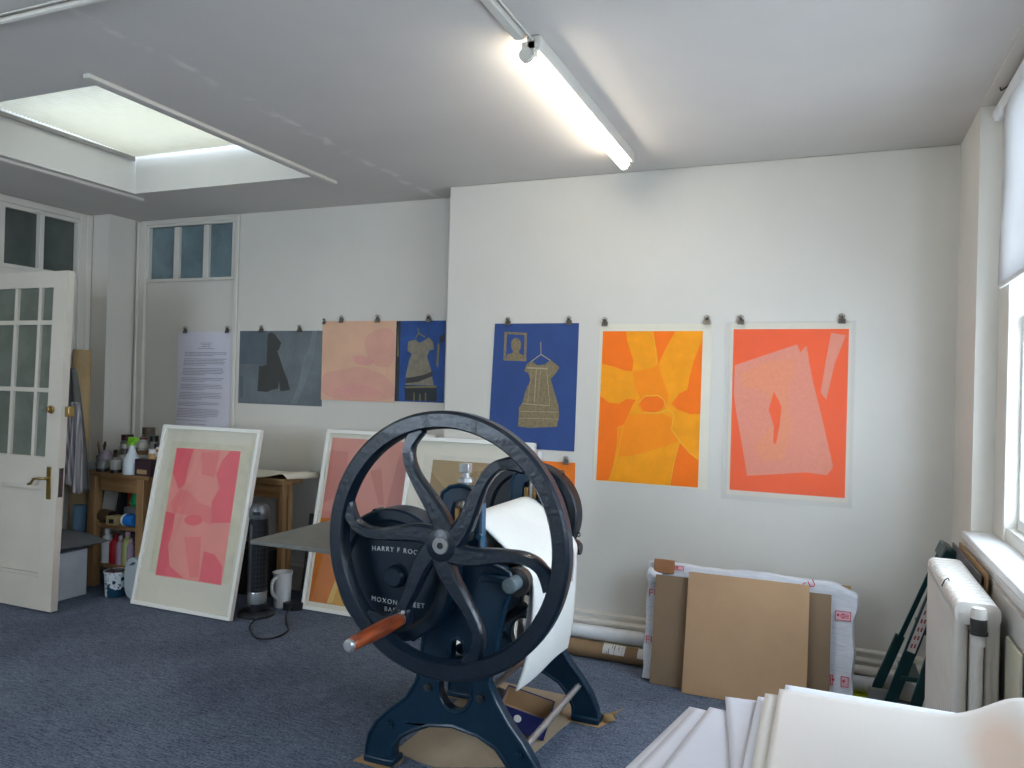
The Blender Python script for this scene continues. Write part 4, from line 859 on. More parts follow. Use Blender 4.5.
# bucket and canister
t = thing('paint_bucket', 'white paint bucket with dark blue drips beside the bench', 'bucket', (-4.165, 3.575, 0))
bc = (-4.165, 3.575, 0)
def dripmat():
    m = bpy.data.materials.new('dripped_bucket'); m.use_nodes = True; nt = m.node_tree; b_ = nt.nodes['Principled BSDF']; b_.inputs['Roughness'].default_value = .4
    tc = nt.nodes.new('ShaderNodeTexCoord'); sp = nt.nodes.new('ShaderNodeSeparateXYZ'); n = nt.nodes.new('ShaderNodeTexNoise'); n.inputs['Scale'].default_value = 22
    a = nt.nodes.new('ShaderNodeMath'); a.operation = 'MULTIPLY_ADD'; a.inputs[1].default_value = -2.6; a.inputs[2].default_value = .02
    nt.links.new(tc.outputs['Object'], sp.inputs[0]); nt.links.new(sp.outputs['Z'], a.inputs[0]); nt.links.new(tc.outputs['Object'], n.inputs['Vector'])
    x = nt.nodes.new('ShaderNodeMath'); x.operation = 'MULTIPLY_ADD'; x.inputs[1].default_value = 2.4; nt.links.new(sp.outputs['X'], x.inputs[0]); nt.links.new(a.outputs[0], x.inputs[2])
    s_ = nt.nodes.new('ShaderNodeMath'); s_.operation = 'ADD'; nt.links.new(x.outputs[0], s_.inputs[0]); nt.links.new(n.outputs['Fac'], s_.inputs[1])
    g = nt.nodes.new('ShaderNodeMath'); g.operation = 'GREATER_THAN'; g.inputs[1].default_value = .40; nt.links.new(s_.outputs[0], g.inputs[0])
    n2 = nt.nodes.new('ShaderNodeTexNoise'); n2.inputs['Scale'].default_value = 60; nt.links.new(tc.outputs['Object'], n2.inputs['Vector'])
    g2 = nt.nodes.new('ShaderNodeMath'); g2.operation = 'GREATER_THAN'; g2.inputs[1].default_value = .62; nt.links.new(n2.outputs['Fac'], g2.inputs[0])
    mx_ = nt.nodes.new('ShaderNodeMath'); mx_.operation = 'MAXIMUM'; nt.links.new(g.outputs[0], mx_.inputs[0]); nt.links.new(g2.outputs[0], mx_.inputs[1])
    mx = nt.nodes.new('ShaderNodeMix'); mx.data_type = 'RGBA'; mx.inputs['A'].default_value = (*lin((222, 226, 228)), 1); mx.inputs['B'].default_value = (*lin((20, 62, 84)), 1)
    nt.links.new(mx_.outputs[0], mx.inputs['Factor']); nt.links.new(mx.outputs['Result'], b_.inputs['Base Color']); return m
build('pail', MB().lathe([(0, .004), (.060, .004), (.062, .01), (.070, .150), (.073, .154), (.073, .162), (.069, .162), (.068, .15), (.058, .02), (0, .02)], bc, 'z', 32), dripmat(), t)
build('paint_inside', MB().lathe([(0, .11), (.064, .11)], bc, 'z', 28).lathe([(.0685, .16), (.0645, .111)], bc), mat('dark_paint_skin', (24, 30, 36), .3), t)
build('wire_handle', MB().tube([(-4.238, 3.575, .15), (-4.235, 3.54, .175), (-4.18, 3.515, .19), (-4.12, 3.52, .185), (-4.095, 3.56, .16), (-4.093, 3.575, .15)], .0025, 6), DSTEEL, t)
JX = len(C.objects)
PRE = set(C.objects)
t = thing('jerrycan', 'translucent white plastic canister between the bucket and the leaning pink print', 'canister', (-3.965, 3.62, 0))
cn = MB().prism(smooth2([(-4.03, .004), (-3.90, .004), (-3.89, .20), (-3.90, .235), (-3.95, .262), (-3.985, .262), (-4.035, .21)], 2), 'y', 3.58, 3.66, [smooth2([(-4.0, .205), (-3.965, .235), (-3.94, .235), (-3.955, .215)], 2)])
MILK = translucent('milky_container', (196, 206, 210), .3)
build('body', cn, MILK, t, bevel=.008)
build('cap', MB().cyl((-3.93, 3.62, .255), (-3.93, 3.62, .285), .02), WPLAST, t)

for o in [o for o in C.objects if o not in PRE and not o.parent]: o.location.x -= .045; o.location.y -= .02
# ---- behind the open door: box, cushion, drum, hanging aprons, roll
tag(build('storage_box', MB().box(-4.80, -4.357, 3.19, 3.52, 0, .292), mat('bluish_white_box', (190, 198, 206), .5), at=(-4.5, 3.5, 0), bevel=.004), 'bluish-white box on the floor behind the open door', 'box')
t = build('cushion', MB().grid(lambda u, v: (-4.86 + .62 * u - .04 * u * (1 - v), 3.185 + .42 * v, .338 + .062 * (1 - (2 * u - 1) ** 4) * (1 - (2 * v - 1) ** 4)), 16, 14), mat('grey_cushion', (100, 104, 108), .9, bump=.2, bscale=30), at=(-4.5, 3.45, .29))
t2 = MB().grid(lambda u, v: (-4.86 + .62 * u - .04 * u * (1 - v), 3.185 + .42 * v, .338 - .042 * (1 - (2 * u - 1) ** 4) * (1 - (2 * v - 1) ** 4)), 16, 14)
o = build('cushion_underside', t2, MATS['grey_cushion'], t); 
tag(t, 'flat dark grey cushion lying on the white box behind the door', 'cushion')
pot('blue_drum', 'blue cylindrical drum standing behind the grey cushion', 'drum', [(0, .0), (.043, .0), (.044, .05), (.044, .495), (.040, .51), (0, .51)], (-4.725, 3.745, 0), mat('dusty_blue', (112, 146, 174), .5))
t = pot('cardboard_roll', 'tall light brown cardboard roll standing against the door frame', 'roll', [(0, 0), (.058, 0), (.058, 1.575), (.054, 1.575), (.052, 1.50), (0, 1.50)], (-4.875, 3.85, 0), mat('light_roll', (186, 158, 116), .8))
rail = thing('coat_hook', 'white coat hook on the wall behind the door, holding the grey apron', 'hook', (-4.955, 3.66, 1.44))
build('peg', MB().cyl((-4.96, 3.66, 1.43), (-4.90, 3.66, 1.45), .009).cyl((-4.962, 3.66, 1.43), (-4.955, 3.66, 1.43), .022), GLOSS, rail)
def drape(x0, x1, ytop, z1, z0, depth, folds, seed):
    r_ = random.Random(seed); ph = r_.random() * 6
    def fn(u, v):
        w = .35 + .65 * v ** .8; xc = (x0 + x1) / 2
        xx = xc + (x1 - x0) * (u - .5) * w + .03 * v * math.sin(ph + v)
        return (xx, ytop + depth * math.sin(folds * 2 * PI * u + ph + v) * (.3 + .7 * v), z1 - (z1 - z0) * v - .03 * v * math.sin(PI * 2 * u + ph))
    return MB().grid(fn, 40, 30)
tag(build('hanging_apron', drape(-4.88, -4.50, 3.60, 1.44, .66, .03, 3, 4), mat('grey_cloth', (112, 112, 108), .9, bump=.1, bscale=90), at=(-4.75, 3.6, 1.1), solid=.004), 'plain grey apron hanging behind the open door', 'apron')
def stripes(name, c1, c2, sc):
    m = bpy.data.materials.new(name); m.use_nodes = True; nt = m.node_tree; b_ = nt.nodes['Principled BSDF']; b_.inputs['Roughness'].default_value = .9
    tc = nt.nodes.new('ShaderNodeTexCoord'); w_ = nt.nodes.new('ShaderNodeTexWave'); w_.inputs['Scale'].default_value = sc; w_.bands_direction = 'X'
    nt.links.new(tc.outputs['Object'], w_.inputs['Vector']); mx = nt.nodes.new('ShaderNodeMix'); mx.data_type = 'RGBA'
    mx.inputs['A'].default_value = (*lin(c1), 1); mx.inputs['B'].default_value = (*lin(c2), 1)
    nt.links.new(w_.outputs['Fac'], mx.inputs['Factor']); nt.links.new(mx.outputs['Result'], b_.inputs['Base Color']); return m
tag(build('striped_cloth', drape(-4.62, -4.42, 3.53, 1.22, .66, .022, 3, 9), stripes('ticking', (206, 200, 200), (140, 134, 142), 22), at=(-4.7, 3.5, .9), solid=.003), 'grey and white striped cloth hanging in front of the grey apron', 'cloth')
tag(build('broom_stick', MB().cyl((-4.62, 3.80, .3), (-4.625, 3.86, .74), .010, n=10).cyl((-4.615, 3.795, .002), (-4.62, 3.80, .3), .012, n=10), DSTEEL, at=(-4.62, 3.8, 0)), 'thin dark stick standing between the blue drum and the bench', 'stick')

# ---- drawing table behind the leaning pink print
t = thing('side_table', 'pine table behind the leaning salmon print, with paper on top', 'table', (-3.5, 4.0, 0))
build('table_top', MB().box(-3.93, -3.11, 3.87, 4.06, .745, .772), PINEX, t, bevel=.004)
for x in (-3.165, -3.88):
    for y in (3.93, 3.985): build('leg', MB().box(x - .019, x + .019, y - .019, y + .019, 0, .745), PINE, t, bevel=.003)
build('apron', MB().box(-3.85, -3.187, 3.915, 3.935, .655, .745), PINEX, t, bevel=.002)
build('apron', MB().box(-3.175, -3.155, 3.950, 3.965, .655, .745), PINEX, t, bevel=.002)
for k, (lab, dz, dx) in enumerate((('flat brown-edged board lying on the side table', 0, 0), ('curling cream paper sheet on top of the board on the side table', .016, .03))):
    if k == 0:
        tag(build('drawing_board', MB().box(-3.90, -3.09, 3.85, 4.12, .7725, .786), PINEX, at=(-3.5, 4, .77), bevel=.002), lab, 'board')
    else:
        def cur(u, v):
            x = -3.92 + .86 * u; k_ = max(0, (u - .72) / .28)
            return (x, 3.84 + .34 * v, .7875 + .05 * k_ ** 1.5 * (1 - .5 * v) - .045 * max(0, (u - .93) / .07) ** 2 + .02 * math.sin(PI * v) * (1 - k_))
        tag(build('curling_paper', MB().grid(cur, 40, 10), CREAM, at=(-3.5, 4, .8), solid=.002), lab, 'paper')
tag(build('grey_board', MB().bar((-3.02, 4.15, .002), (-3.02, 4.22, .52), .30, .012, (0, 1, 0)), mat('table_shadow_grey', (104, 106, 106), .6), at=(-3.0, 4.1, 0)), 'dark grey panel by the table leg, standing for the table-top shadow on the wall', 'panel')  # dark sheet put where the table top shades the wall
tag(build('storage_crate', MB().box(-3.82, -3.30, 3.97, 4.16, 0, .30), mat('crate_dark', (44, 40, 40), .7), at=(-3.5, 4, 0), bevel=.005), 'dark box on the floor under the side table', 'box')

# ---- tower heater, jug, adaptor, cable
hx, hy = -3.12, 3.665
t = thing('tower_heater', 'slim silver and black tower heater with a round base beside the leaning salmon print', 'heater', (hx, hy, 0))
build('base', MB().lathe([(0, 0), (.105, 0), (.105, .012), (.095, .02), (.06, .026), (0, .028)], (hx, hy, 0), 'z', 40), DGREY, t)
build('column', MB().lathe([(0, .028), (.055, .028), (.055, .58), (0, .58)], (hx, hy, 0), 'z', 36), mat('dark_grille_body', (34, 36, 42), .35, metal=.3), t)
fx, fy = hx - .022, hy
build('side_trim', MB().prism([(hx - .056 * math.cos(a) * 1.03, hy - .056 * math.sin(a) * 1.03) for a in (.5, .8, 1.1, 1.4, 1.6)] + [(hx - .056 * math.cos(a) * .9, hy - .056 * math.sin(a) * .9) for a in (1.6, 1.4, 1.1, .8, .5)], 'z', .06, .54), mat('dull_silver', (104, 108, 112), .3, metal=.5), t)
g = MB()
for k in range(15):
    z = .135 + k * .027
    g.tube([(hx + .0585 * math.cos(a), hy + .0585 * math.sin(a), z) for a in [-1.38 + .15 * j for j in range(14)]], .0011, 5)
for a in [-1.35 + .33 * j for j in range(7)]: g.tube([(hx + .057 * math.cos(a), hy + .057 * math.sin(a), z) for z in (.12, .53)], .0009, 5)
build('grille', g, DGREY, t)
build('head', MB().lathe([(0, .575), (.057, .575), (.060, .59), (.058, .635), (.045, .655), (.02, .662), (0, .663)], (hx, hy, 0), 'z', 36), MATS['dull_silver'], t)
build('display', MB().prism([(hx + .0605 * math.cos(a), hy + .0605 * math.sin(a)) for a in (-1.5, -1.25, -1.0, -.75)] + [(hx + .055 * math.cos(a), hy + .055 * math.sin(a)) for a in (-.75, -1.0, -1.25, -1.5)], 'z', .60, .62), BLACK, t)
build('lower_band', MB().lathe([(.056, .075), (.058, .08), (.058, .14), (.056, .145)], (hx, hy, 0), 'z', 36), mat('bright_band', (176, 180, 182), .25, metal=.6), t)
jx, jy = -3.10, 3.87
t = thing('jug', 'tall white plastic jug on the floor beside the tower heater', 'jug', (jx, jy, 0))
build('body', MB().lathe([(0, .002), (.048, .002), (.050, .01), (.058, .19), (.062, .215), (.058, .215), (.054, .18), (.046, .02), (0, .02)], (jx, jy, 0), 'z', 32), WPLAST, t)
build('handle', MB().tube(smooth2([(jx + .0, jy - .054, .19), (jx + .0, jy - .098, .18), (jx + .0, jy - .098, .10), (jx + .0, jy - .048, .06)], 2, False), .010, 8), WPLAST, t)
tag(build('power_adaptor', MB().prism(smooth2([(-3.05, 3.80), (-2.96, 3.82), (-2.93, 3.88), (-3.0, 3.89), (-3.05, 3.85)], 2), 'z', .002, .045), BLACK, at=(-3.0, 3.85, 0), bevel=.01), 'black plug adaptor on the floor in front of the white jug', 'adaptor')
cab = smooth2([(-3.06, 3.60, .006), (-3.0, 3.46, .006), (-2.89, 3.36, .006), (-2.80, 3.31, .006), (-2.735, 3.36, .006), (-2.745, 3.50, .006), (-2.85, 3.60, .006), (-2.95, 3.72, .006), (-2.99, 3.83, .03)], 2, False)
tag(build('power_cable', MB().tube(cab, .0045, 6), BLACK, at=(-2.9, 3.5, 0)), 'thin black cable looping over the carpet from heater to adaptor', 'cable')
tag(build('wall_cable', MB().tube(smooth2([(-2.94, 3.90, .04), (-2.90, 3.96, .12), (-2.95, 4.0, .20), (-2.97, 4.06, .28), (-2.96, 4.20, .30)], 2, False), .004, 6).box(-2.985, -2.93, 4.195, 4.235, .26, .34), BLACK, at=(-2.95, 4.0, .1)), 'black cable and plug rising to the wall behind the adaptor', 'cable')

# ================================================================== RIGHT SIDE: boards, tubes, radiator, ladder
def tubeobj(name, x0, x1, y, z, r, m, label, bands=()):
    mb = MB().lathe([(r - .004, x0 + .002), (r - .004, x0), (r, x0), (r, x1), (r - .004, x1), (r - .004, x1 - .002)], (0, y, z), 'x', 28)
    t = thing(name, label, 'tube', ((x0 + x1) / 2, y, z - r)); build('tube_body', mb, m, t)
    for nm, a, b, c0, c1, mm in bands:
        build(nm, MB().grid(lambda u, v: (a + (b - a) * u, y + (r + .0012) * math.cos(c0 + (c1 - c0) * v), z + (r + .0012) * math.sin(c0 + (c1 - c0) * v)), 1, 10), mm, t)
    return t
def labelmat():
    m = bpy.data.materials.new('shipping_label'); m.use_nodes = True; nt = m.node_tree; b_ = nt.nodes['Principled BSDF']; b_.inputs['Roughness'].default_value = .6
    tc = nt.nodes.new('ShaderNodeTexCoord'); mp = nt.nodes.new('ShaderNodeMapping'); mp.inputs['Scale'].default_value = (160, 12, 12)
    n = nt.nodes.new('ShaderNodeTexNoise'); n.inputs['Scale'].default_value = 1; nt.links.new(tc.outputs['Object'], mp.inputs[0]); nt.links.new(mp.outputs[0], n.inputs['Vector'])
    g = nt.nodes.new('ShaderNodeMath'); g.operation = 'GREATER_THAN'; g.inputs[1].default_value = .6; nt.links.new(n.outputs['Fac'], g.inputs[0])
    mx = nt.nodes.new('ShaderNodeMix'); mx.data_type = 'RGBA'; mx.inputs['A'].default_value = (*lin((206, 204, 200)), 1); mx.inputs['B'].default_value = (*lin((120, 118, 118)), 1)
    nt.links.new(g.outputs[0], mx.inputs['Factor']); nt.links.new(mx.outputs['Result'], b_.inputs['Base Color']); return m
LM = labelmat()
WT = mat('white_tube_card', (220, 222, 224), .6, var=.04, scale=20)
tubeobj('postal_tube', -1.45, -.45, 3.875, .043, .043, mat('brown_tube_card', (140, 112, 80), .7, var=.08, scale=8), 'brown cardboard postal tube with white labels on the floor below the prints', [('paper_label', -1.045, -.93, 3.05, 1.75, LM), ('paper_label', -.865, -.78, 3.05, 1.75, LM), ('tape_band', -1.05, -.86, 1.4, 1.75, mat('tape', (206, 190, 150), .4))])
tubeobj('postal_tube', -1.5, -.40, 3.905, .121, .036, WT, 'white cardboard tube lying on top of the brown postal tube')
tubeobj('postal_tube', .02, .23, 3.925, .065, .036, WT, 'short white tube on the floor right of the wrapped board')
tag(build('yellow_strip', MB().box(.03, .25, 3.86, 3.97, .002, .027), mat('hi_vis_yellow', (206, 214, 20), .5), at=(.15, 3.9, 0), bevel=.004), 'fluorescent yellow strip on the floor below the short white tube', 'strip')

def leaning(x0, w, y0, y1, h, th):
    a = math.asin((y1 - y0) / h)
    return Matrix.Translation((x0, y0, .001 + th * math.sin(a))) @ Matrix.Rotation(-a, 4, 'X')
# wrapped board
t = thing('wrapped_board', 'wide flat board wrapped in white plastic with red fragile stickers, leaning on the breast wall', 'parcel', (-.35, 3.69, 0))
PW, PH, PT = .925, .545, .045
M = leaning(-.805, PW, 3.69, 3.80, PH, PT)
WRAP = mat('white_plastic_wrap', (214, 216, 222), .3, var=.05, scale=18, bump=.35, bscale=28, stretch=(1, 1, 4))
build('board_core', MB().xf(M).box(.005, PW - .012, .004, PT - .004, .004, PH - .006), CARD, t)
def wrapf(face):
    def fn(u, v):
        x, z = PW * u, PH * v
        pk = .006 * math.sin(19 * u + 3 * v) * math.sin(11 * v) * (1 if .05 < v < .98 else .3)
        tr = max(0, u - .86) / .14 * max(0, v - .72) / .28
        return M @ Vector((x + .02 * tr + .004 * math.sin(17 * v), (-.003 - abs(pk) if face == 0 else PT + .003), z + .004 * math.sin(14 * u) * (v > .97) - .05 * tr * (u - .86) / .14))
    return fn
mb = MB().grid(wrapf(0), 60, 40)
def capf(u, v): 
    a = Vector(wrapf(0)(u, 1)); b = Vector(wrapf(1)(u, 1)); p = a.lerp(b, v); p.z += .008 * math.sin(PI * v) + .004 * abs(math.sin(23 * u)) * math.sin(PI * v); return p
def sidef(uu):
    def fn(u, v): a = Vector(wrapf(0)(uu, v)); b = Vector(wrapf(1)(uu, v)); p = a.lerp(b, u); p.x += (.008 if uu else -.006) * math.sin(PI * u); return p
    return fn
w1 = mb; w1.grid(capf, 60, 5); w1.grid(sidef(1), 5, 40); w1.grid(sidef(0), 5, 40)
build('plastic_wrap', w1, WRAP, t)
build('brown_paper_corner', MB().xf(M).box(.025, .125, -.022, -.012, PH - .045, PH + .022), mat('brown_kraft', (150, 102, 66), .8, bump=.5, bscale=40), t, bevel=.004)
m = MB().xf(M)
m.grid(lambda u, v: (-.006 + .075 * u + .004 * math.sin(8 * v), -.016 - .016 * math.sin(PI * u) * math.sin(PI * v), PH - .105 + .075 * v + .006 * math.sin(6 * u)), 8, 8)
build('bubble_wrap', m, WRAP, t)
REDI = mat('red_print', (196, 40, 56), .6); STK = mat('sticker_pink', (222, 176, 186), .5)
def sticker(x, z, w, h):
    m = MB().xf(M); y = -.0155
    m.box(x, x + w, y, y + .001, z, z + h); m.slot(1); e = .003
    for a in ((x, x + w, z, z + e), (x, x + w, z + h - e, z + h), (x, x + e, z, z + h), (x + w - e, x + w, z, z + h)): m.box(a[0], a[1], y - .0006, y, a[2], a[3])
    m.prism([(x + .012 + .006 * math.cos(k * PI / 3), z + h * .55 + .006 * math.sin(k * PI / 3)) for k in range(6)], 'y', y - .0006, y)
    if w > .05:
        m.prism(ell(x + w * .5, z + h * .5, .011, .011, 16), 'y', y - .0006, y, [ell(x + w * .5, z + h * .5, .0075, .0075, 16)]); m.box(x + w * .5 - .002, x + w * .5 + .002, y - .0006, y, z + h * .5 - .01, z + h * .5 + .01)
        for k in range(3): m.box(x + w * .68, x + w * .88, y - .0006, y, z + h * (.3 + .16 * k), z + h * (.3 + .16 * k) + .003)
    return build('sticker', m, [STK, REDI], t)
sticker(.85, .385, .065, .042); sticker(.878, .105, .032, .045); sticker(.835, .105, .012, .045); sticker(.125, .523, .045, .02)
def fragile(x, z, s, rot=0.0):
    o = letters('FU', 0, 0, s, 0, t, name='red_lettering', m=REDI)
    for v in o.data.vertices:
        p = v.co + org(t); q_ = Matrix.Rotation(-rot, 3, 'Y') @ Vector((p.x, 0, p.z))
        v.co = M @ Vector((x + q_.x, -.017 - p.y * .3, z + q_.z)) - org(t)
fragile(.036, .385, .05); fragile(.036, .165, .05, .05); fragile(.745, .512, .045, .5)
# hardboard and mdf sheets in front
M2 = leaning(-.765, .795, 3.655, 3.765, .545, .006)
tag(build('hardboard_sheet', MB().xf(leaning(-.762, .79, 3.655, 3.752, .555, .006)).box(0, .79, 0, .006, 0, .508), BROWNB, at=(-.4, 3.65, 0), bevel=.001), 'darker brown hardboard sheet leaning between the wrapped board and the tan board', 'board')
tag(build('mdf_sheet', MB().xf(leaning(-.602, .538, 3.605, 3.735, .58, .009)).box(0, .538, 0, .009, 0, .548), MDF, at=(-.3, 3.6, 0), bevel=.001), 'smooth tan board leaning in front of the darker brown sheet', 'board')

# radiator: 15 three-column sections
RADP = mat('radiator_paint', (222, 216, 208), .38, var=.03, scale=9, bump=.25, bscale=35)
t = thing('radiator', 'old white column radiator in front of the window wall', 'radiator', (.412, 2.93, 0))
def rr(x0, x1, z0, z1, r, n=5):
    p = []
    for cx, cz, a in ((x1 - r, z1 - r, 0), (x0 + r, z1 - r, 90), (x0 + r, z0 + r, 180), (x1 - r, z0 + r, 270)):
        p += [(cx + r * math.cos(math.radians(a + 90 * k / n)), cz + r * math.sin(math.radians(a + 90 * k / n))) for k in range(n + 1)]
    return p
sec = None; PITCH = .0455
for k in range(15):
    y = 2.59 + k * PITCH
    if sec is None:
        m = MB()
        for a, b_ in ((.353, .3895), (.3945, .4295), (.4345, .471)): m.prism(rr(a, b_, y + .002, y + PITCH - .002, .015, 4), 'z', .11, .77)
        for a, b_ in ((.075, .14), (.735, .80)): m.prism(rr(.353, .471, a, b_, .024), 'y', y + .003, y + PITCH - .003)
        sec = build('section', m, RADP, t, bevel=.011)
        sec.modifiers['bevel'].segments = 3
    else:
        s2 = sec.copy(); C.objects.link(s2); s2.parent = t; s2.location.y = k * PITCH
for y in (2.61, 3.24): build('foot', MB().box(.36, .385, y, y + .03, 0, .09).box(.44, .465, y, y + .03, 0, .09), RADP, t, bevel=.004)
build('connecting_hub', MB().cyl((.412, 2.575, .762), (.412, 3.29, .762), .019).cyl((.412, 2.575, .115), (.412, 3.29, .115), .019), RADP, t)
v = build('valve', MB().cyl((.408, 2.55, .768), (.408, 2.55, .79), .022, .020).cyl((.408, 2.55, .79), (.408, 2.55, .797), .018).cyl((.408, 2.55, .765), (.408, 2.60, .765), .014), RADP, t)
build('valve_collar', MB().cyl((.408, 2.55, .728), (.408, 2.55, .768), .0215).cyl((.408, 2.55, .722), (.408, 2.55, .730), .024), mat('dark_collar', (52, 48, 46), .5), t)
build('riser_pipe', MB().cyl((.408, 2.55, .0), (.408, 2.55, .725), .0135).cyl((.408, 2.55, .69), (.408, 2.55, .722), .018), RADP, t)
tag(build('zip_tie', MB().tube([(.372, 2.86, .803), (.368, 2.855, .812), (.358, 2.85, .805), (.350, 2.85, .785)], .002, 6), BLACK, at=(.36, 2.86, .8)), 'tiny dark wire hooked over the front top edge of the radiator', 'wire')

# things stored between the radiator and the wall
def yb(name, y0, y1, zt, x0, x1, th, m, label, cat):
    return tag(build(name, MB().bar(((x0), (y0 + y1) / 2, .002), (x1, (y0 + y1) / 2, zt), y1 - y0, th, (1, 0, 0)), m, at=(x0, (y0 + y1) / 2, 0), bevel=.002), label, cat)
yb('cardboard_sheet', 2.98, 3.58, .815, .497, .500, .006, CARD, 'brown cardboard sheet wedged upright between radiator and wall', 'cardboard')
yb('grey_board', 3.02, 3.66, .80, .486, .487, .006, mat('grey_board', (112, 112, 116), .6), 'grey board standing just in front of the cardboard sheet behind the radiator', 'board')
yb('white_board', 2.35, 2.88, .80, .498, .503, .008, mat('off_white_board', (206, 204, 200), .6), 'off-white board with a torn corner standing behind the near end of the radiator', 'board')
yb('cream_strip', 2.42, 2.60, .715, .487, .488, .008, mat('cream_strip', (214, 208, 186), .6), 'cream strip of board beside the radiator valve', 'board')
yb('black_portfolio', 2.05, 2.38, .70, .492, .500, .022, mat('portfolio', (48, 50, 60), .5), 'dark portfolio leaning on the wall nearest the viewer behind the radiator', 'portfolio')

# folded green step ladder leaning in the corner
LG = mat('ladder_green', (14, 52, 54), .35, var=.1, scale=10)
t = thing('step_ladder', 'dark green folded step ladder leaning in the corner behind the radiator', 'ladder', (.33, 3.68, 0))
def lp(px, pz, y): return (px, y, pz)
def stile(a, b, ya, yb_, w, d): return MB().bar((a[0], ya, a[1]), (b[0], yb_, b[1]), d, w, (0, 1, 0)) 
# rails in planes of constant y, leaning to the right
build('front_rail', MB().bar((.235, 3.62, .02), (.465, 3.55, .78), .046, .022, (0, 1, 0)), LG, t, bevel=.003)
build('rear_rail', MB().bar((.205, 3.80, .055), (.310, 3.79, .35), .040, .018, (0, 1, 0)).bar((.306, 3.79, .33), (.455, 3.70, .775), .020, .014, (0, 1, 0)), LG, t, bevel=.003)
build('rear_rail', MB().bar((.325, 3.56, .02), (.412, 3.55, .37), .042, .018, (0, 1, 0)).bar((.408, 3.55, .35), (.47, 3.52, .66), .03, .016, (0, 1, 0)), LG, t, bevel=.003)
build('top_cap', MB().prism([(.425, .745), (.446, .798), (.484, .780), (.484, .74)], 'y', 3.54, 3.72), LG, t, bevel=.006)
build('foot', MB().prism([(.180, .002), (.27, .002), (.262, .105), (.186, .105)], 'y', 3.765, 3.80), mat('grey_foot', (118, 116, 112), .6), t, bevel=.003)
for z in (.22, .42): build('tread', MB().box(.24 + (z - .02) * .31 - .0, .24 + (z - .02) * .31 + .07, 3.58, 3.78, z, z + .02), LG, t, bevel=.003)
build('rivet', MB().cyl((.396, 3.546, .30), (.396, 3.536, .30), .010, n=16).cyl((.396, 3.537, .30), (.396, 3.533, .30), .004), STEEL, t)
lb = MB(); d = (Vector((.465, 3.55, .78)) - Vector((.235, 3.62, .02))).normalized(); s0 = Vector((.235, 3.62, .02)) + d * .34
lb.bar(s0 + Vector((0, -.012, 0)), s0 + d * .24 + Vector((0, -.012, 0)), .030, .002, (0, 1, 0)); lb.slot(1)
for k in range(6):
    for j in (-1, 1): 
        c_ = s0 + d * (.02 + k * .038) + Vector((0, -.0135, 0)); lb.bar(c_ + Vector((j * .006, 0, 0)), c_ + d * .018 + Vector((j * .006, 0, 0)), .006, .001, (0, 1, 0))
build('warning_label', lb, [mat('label_cream', (206, 194, 186), .5), mat('label_print', (150, 66, 62), .6)], t)
yb2 = tag(build('brown_batten', MB().bar((.365, 3.50, .002), (.475, 3.50, .45), .03, .05, (0, 1, 0)), mat('brown_lath', (136, 98, 74), .7), at=(.4, 3.5, 0), bevel=.002), 'brown wooden batten leaning behind the green step ladder and radiator', 'batten')

# ================================================================== FOREGROUND: table with loose sheets
t = thing('paper_table', 'wooden table at the lower right, almost hidden under large loose sheets', 'table', (.13, .9, 0))
TT = .70
build('table_top', MB().box(-.215, .49, .25, 1.70, TT - .03, TT), PINEX, t, bevel=.004)
for x in (-.15, .44):
    for y in (.33, 1.62): build('leg', MB().box(x - .025, x + .025, y - .025, y + .025, 0, TT - .03), PINE, t, bevel=.003)
build('apron', MB().box(-.14, .43, 1.60, 1.62, TT - .11, TT - .03).box(-.16, -.14, .34, 1.6, TT - .11, TT - .03), PINEX, t)
def sheet(x0, x1, y0, y1, rot, z, wob, seed, droop=.0, extra=None, nx=36, ny=36, cx=None):
    r_ = random.Random(seed); p = [r_.uniform(0, 6) for _ in range(4)]
    ccx, ccy = (x0 + x1) / 2, (y0 + y1) / 2; c_, s_ = math.cos(rot), math.sin(rot)
    def fn(u, v):
        x = x0 + (x1 - x0) * u - ccx; y = y0 + (y1 - y0) * v - ccy
        X_, Y_ = ccx + x * c_ - y * s_, ccy + x * s_ + y * c_
        zz = z + wob * (1 + math.sin(5 * X_ + p[0] + 2 * Y_) * math.sin(4 * Y_ + p[1])) * .5
        zz -= droop * (max(0, Y_ - 1.72) ** 1.5 + max(0, -.24 - X_) ** 1.5) * 1.2
        if extra: zz += extra(X_, Y_)
        return (X_, Y_, zz)
    return MB().grid(fn, nx, ny)
BW = mat('bluish_white_paper', (226, 228, 236), .7, var=.01); LW = mat('lilac_grey_sheet', (210, 208, 214), .6, var=.02); CW = mat('cream_white_sheet', (226, 221, 214), .6, var=.03, scale=2.5, bump=.15, bscale=4)
GRP = 'loose sheets on the table'
def S(mb, m, label, name='paper_sheet'): return tag(build(name, mb, m, at=(.1, 1.3, TT), solid=.0012), label, 'paper', GRP)
S(sheet(-.335, .20, 1.02, 1.675, -.19, TT + .001, .001, 1, .1), LW, 'lowest lilac-grey sheet jutting out furthest left on the table')
S(sheet(-.315, .22, 1.02, 1.67, -.165, TT + .004, .001, 2, .1), LW, 'pale lilac sheet just above the lowest one at the left of the pile')
S(sheet(-.275, .27, .95, 1.685, -.13, TT + .008, .001, 3, .1), LW, 'pale sheet forming the inner step at the left of the pile')
S(sheet(-.150, .40, 1.10, 1.83, .15, TT + .013, .002, 4, .1), LW, 'translucent lilac-grey sheet whose corner points left behind the cream pile')
hump = lambda X_, Y_: .0
S(sheet(-.128, .46, .95, 1.80, .01, TT + .021, .003, 5, .1), BW, 'bright white sheet with a straight left edge in the pile')
S(sheet(-.085, .49, 1.0, 1.875, -.015, TT + .029, .003, 6, .05), BW, 'bluish-white sheet along the far edge of the pile')
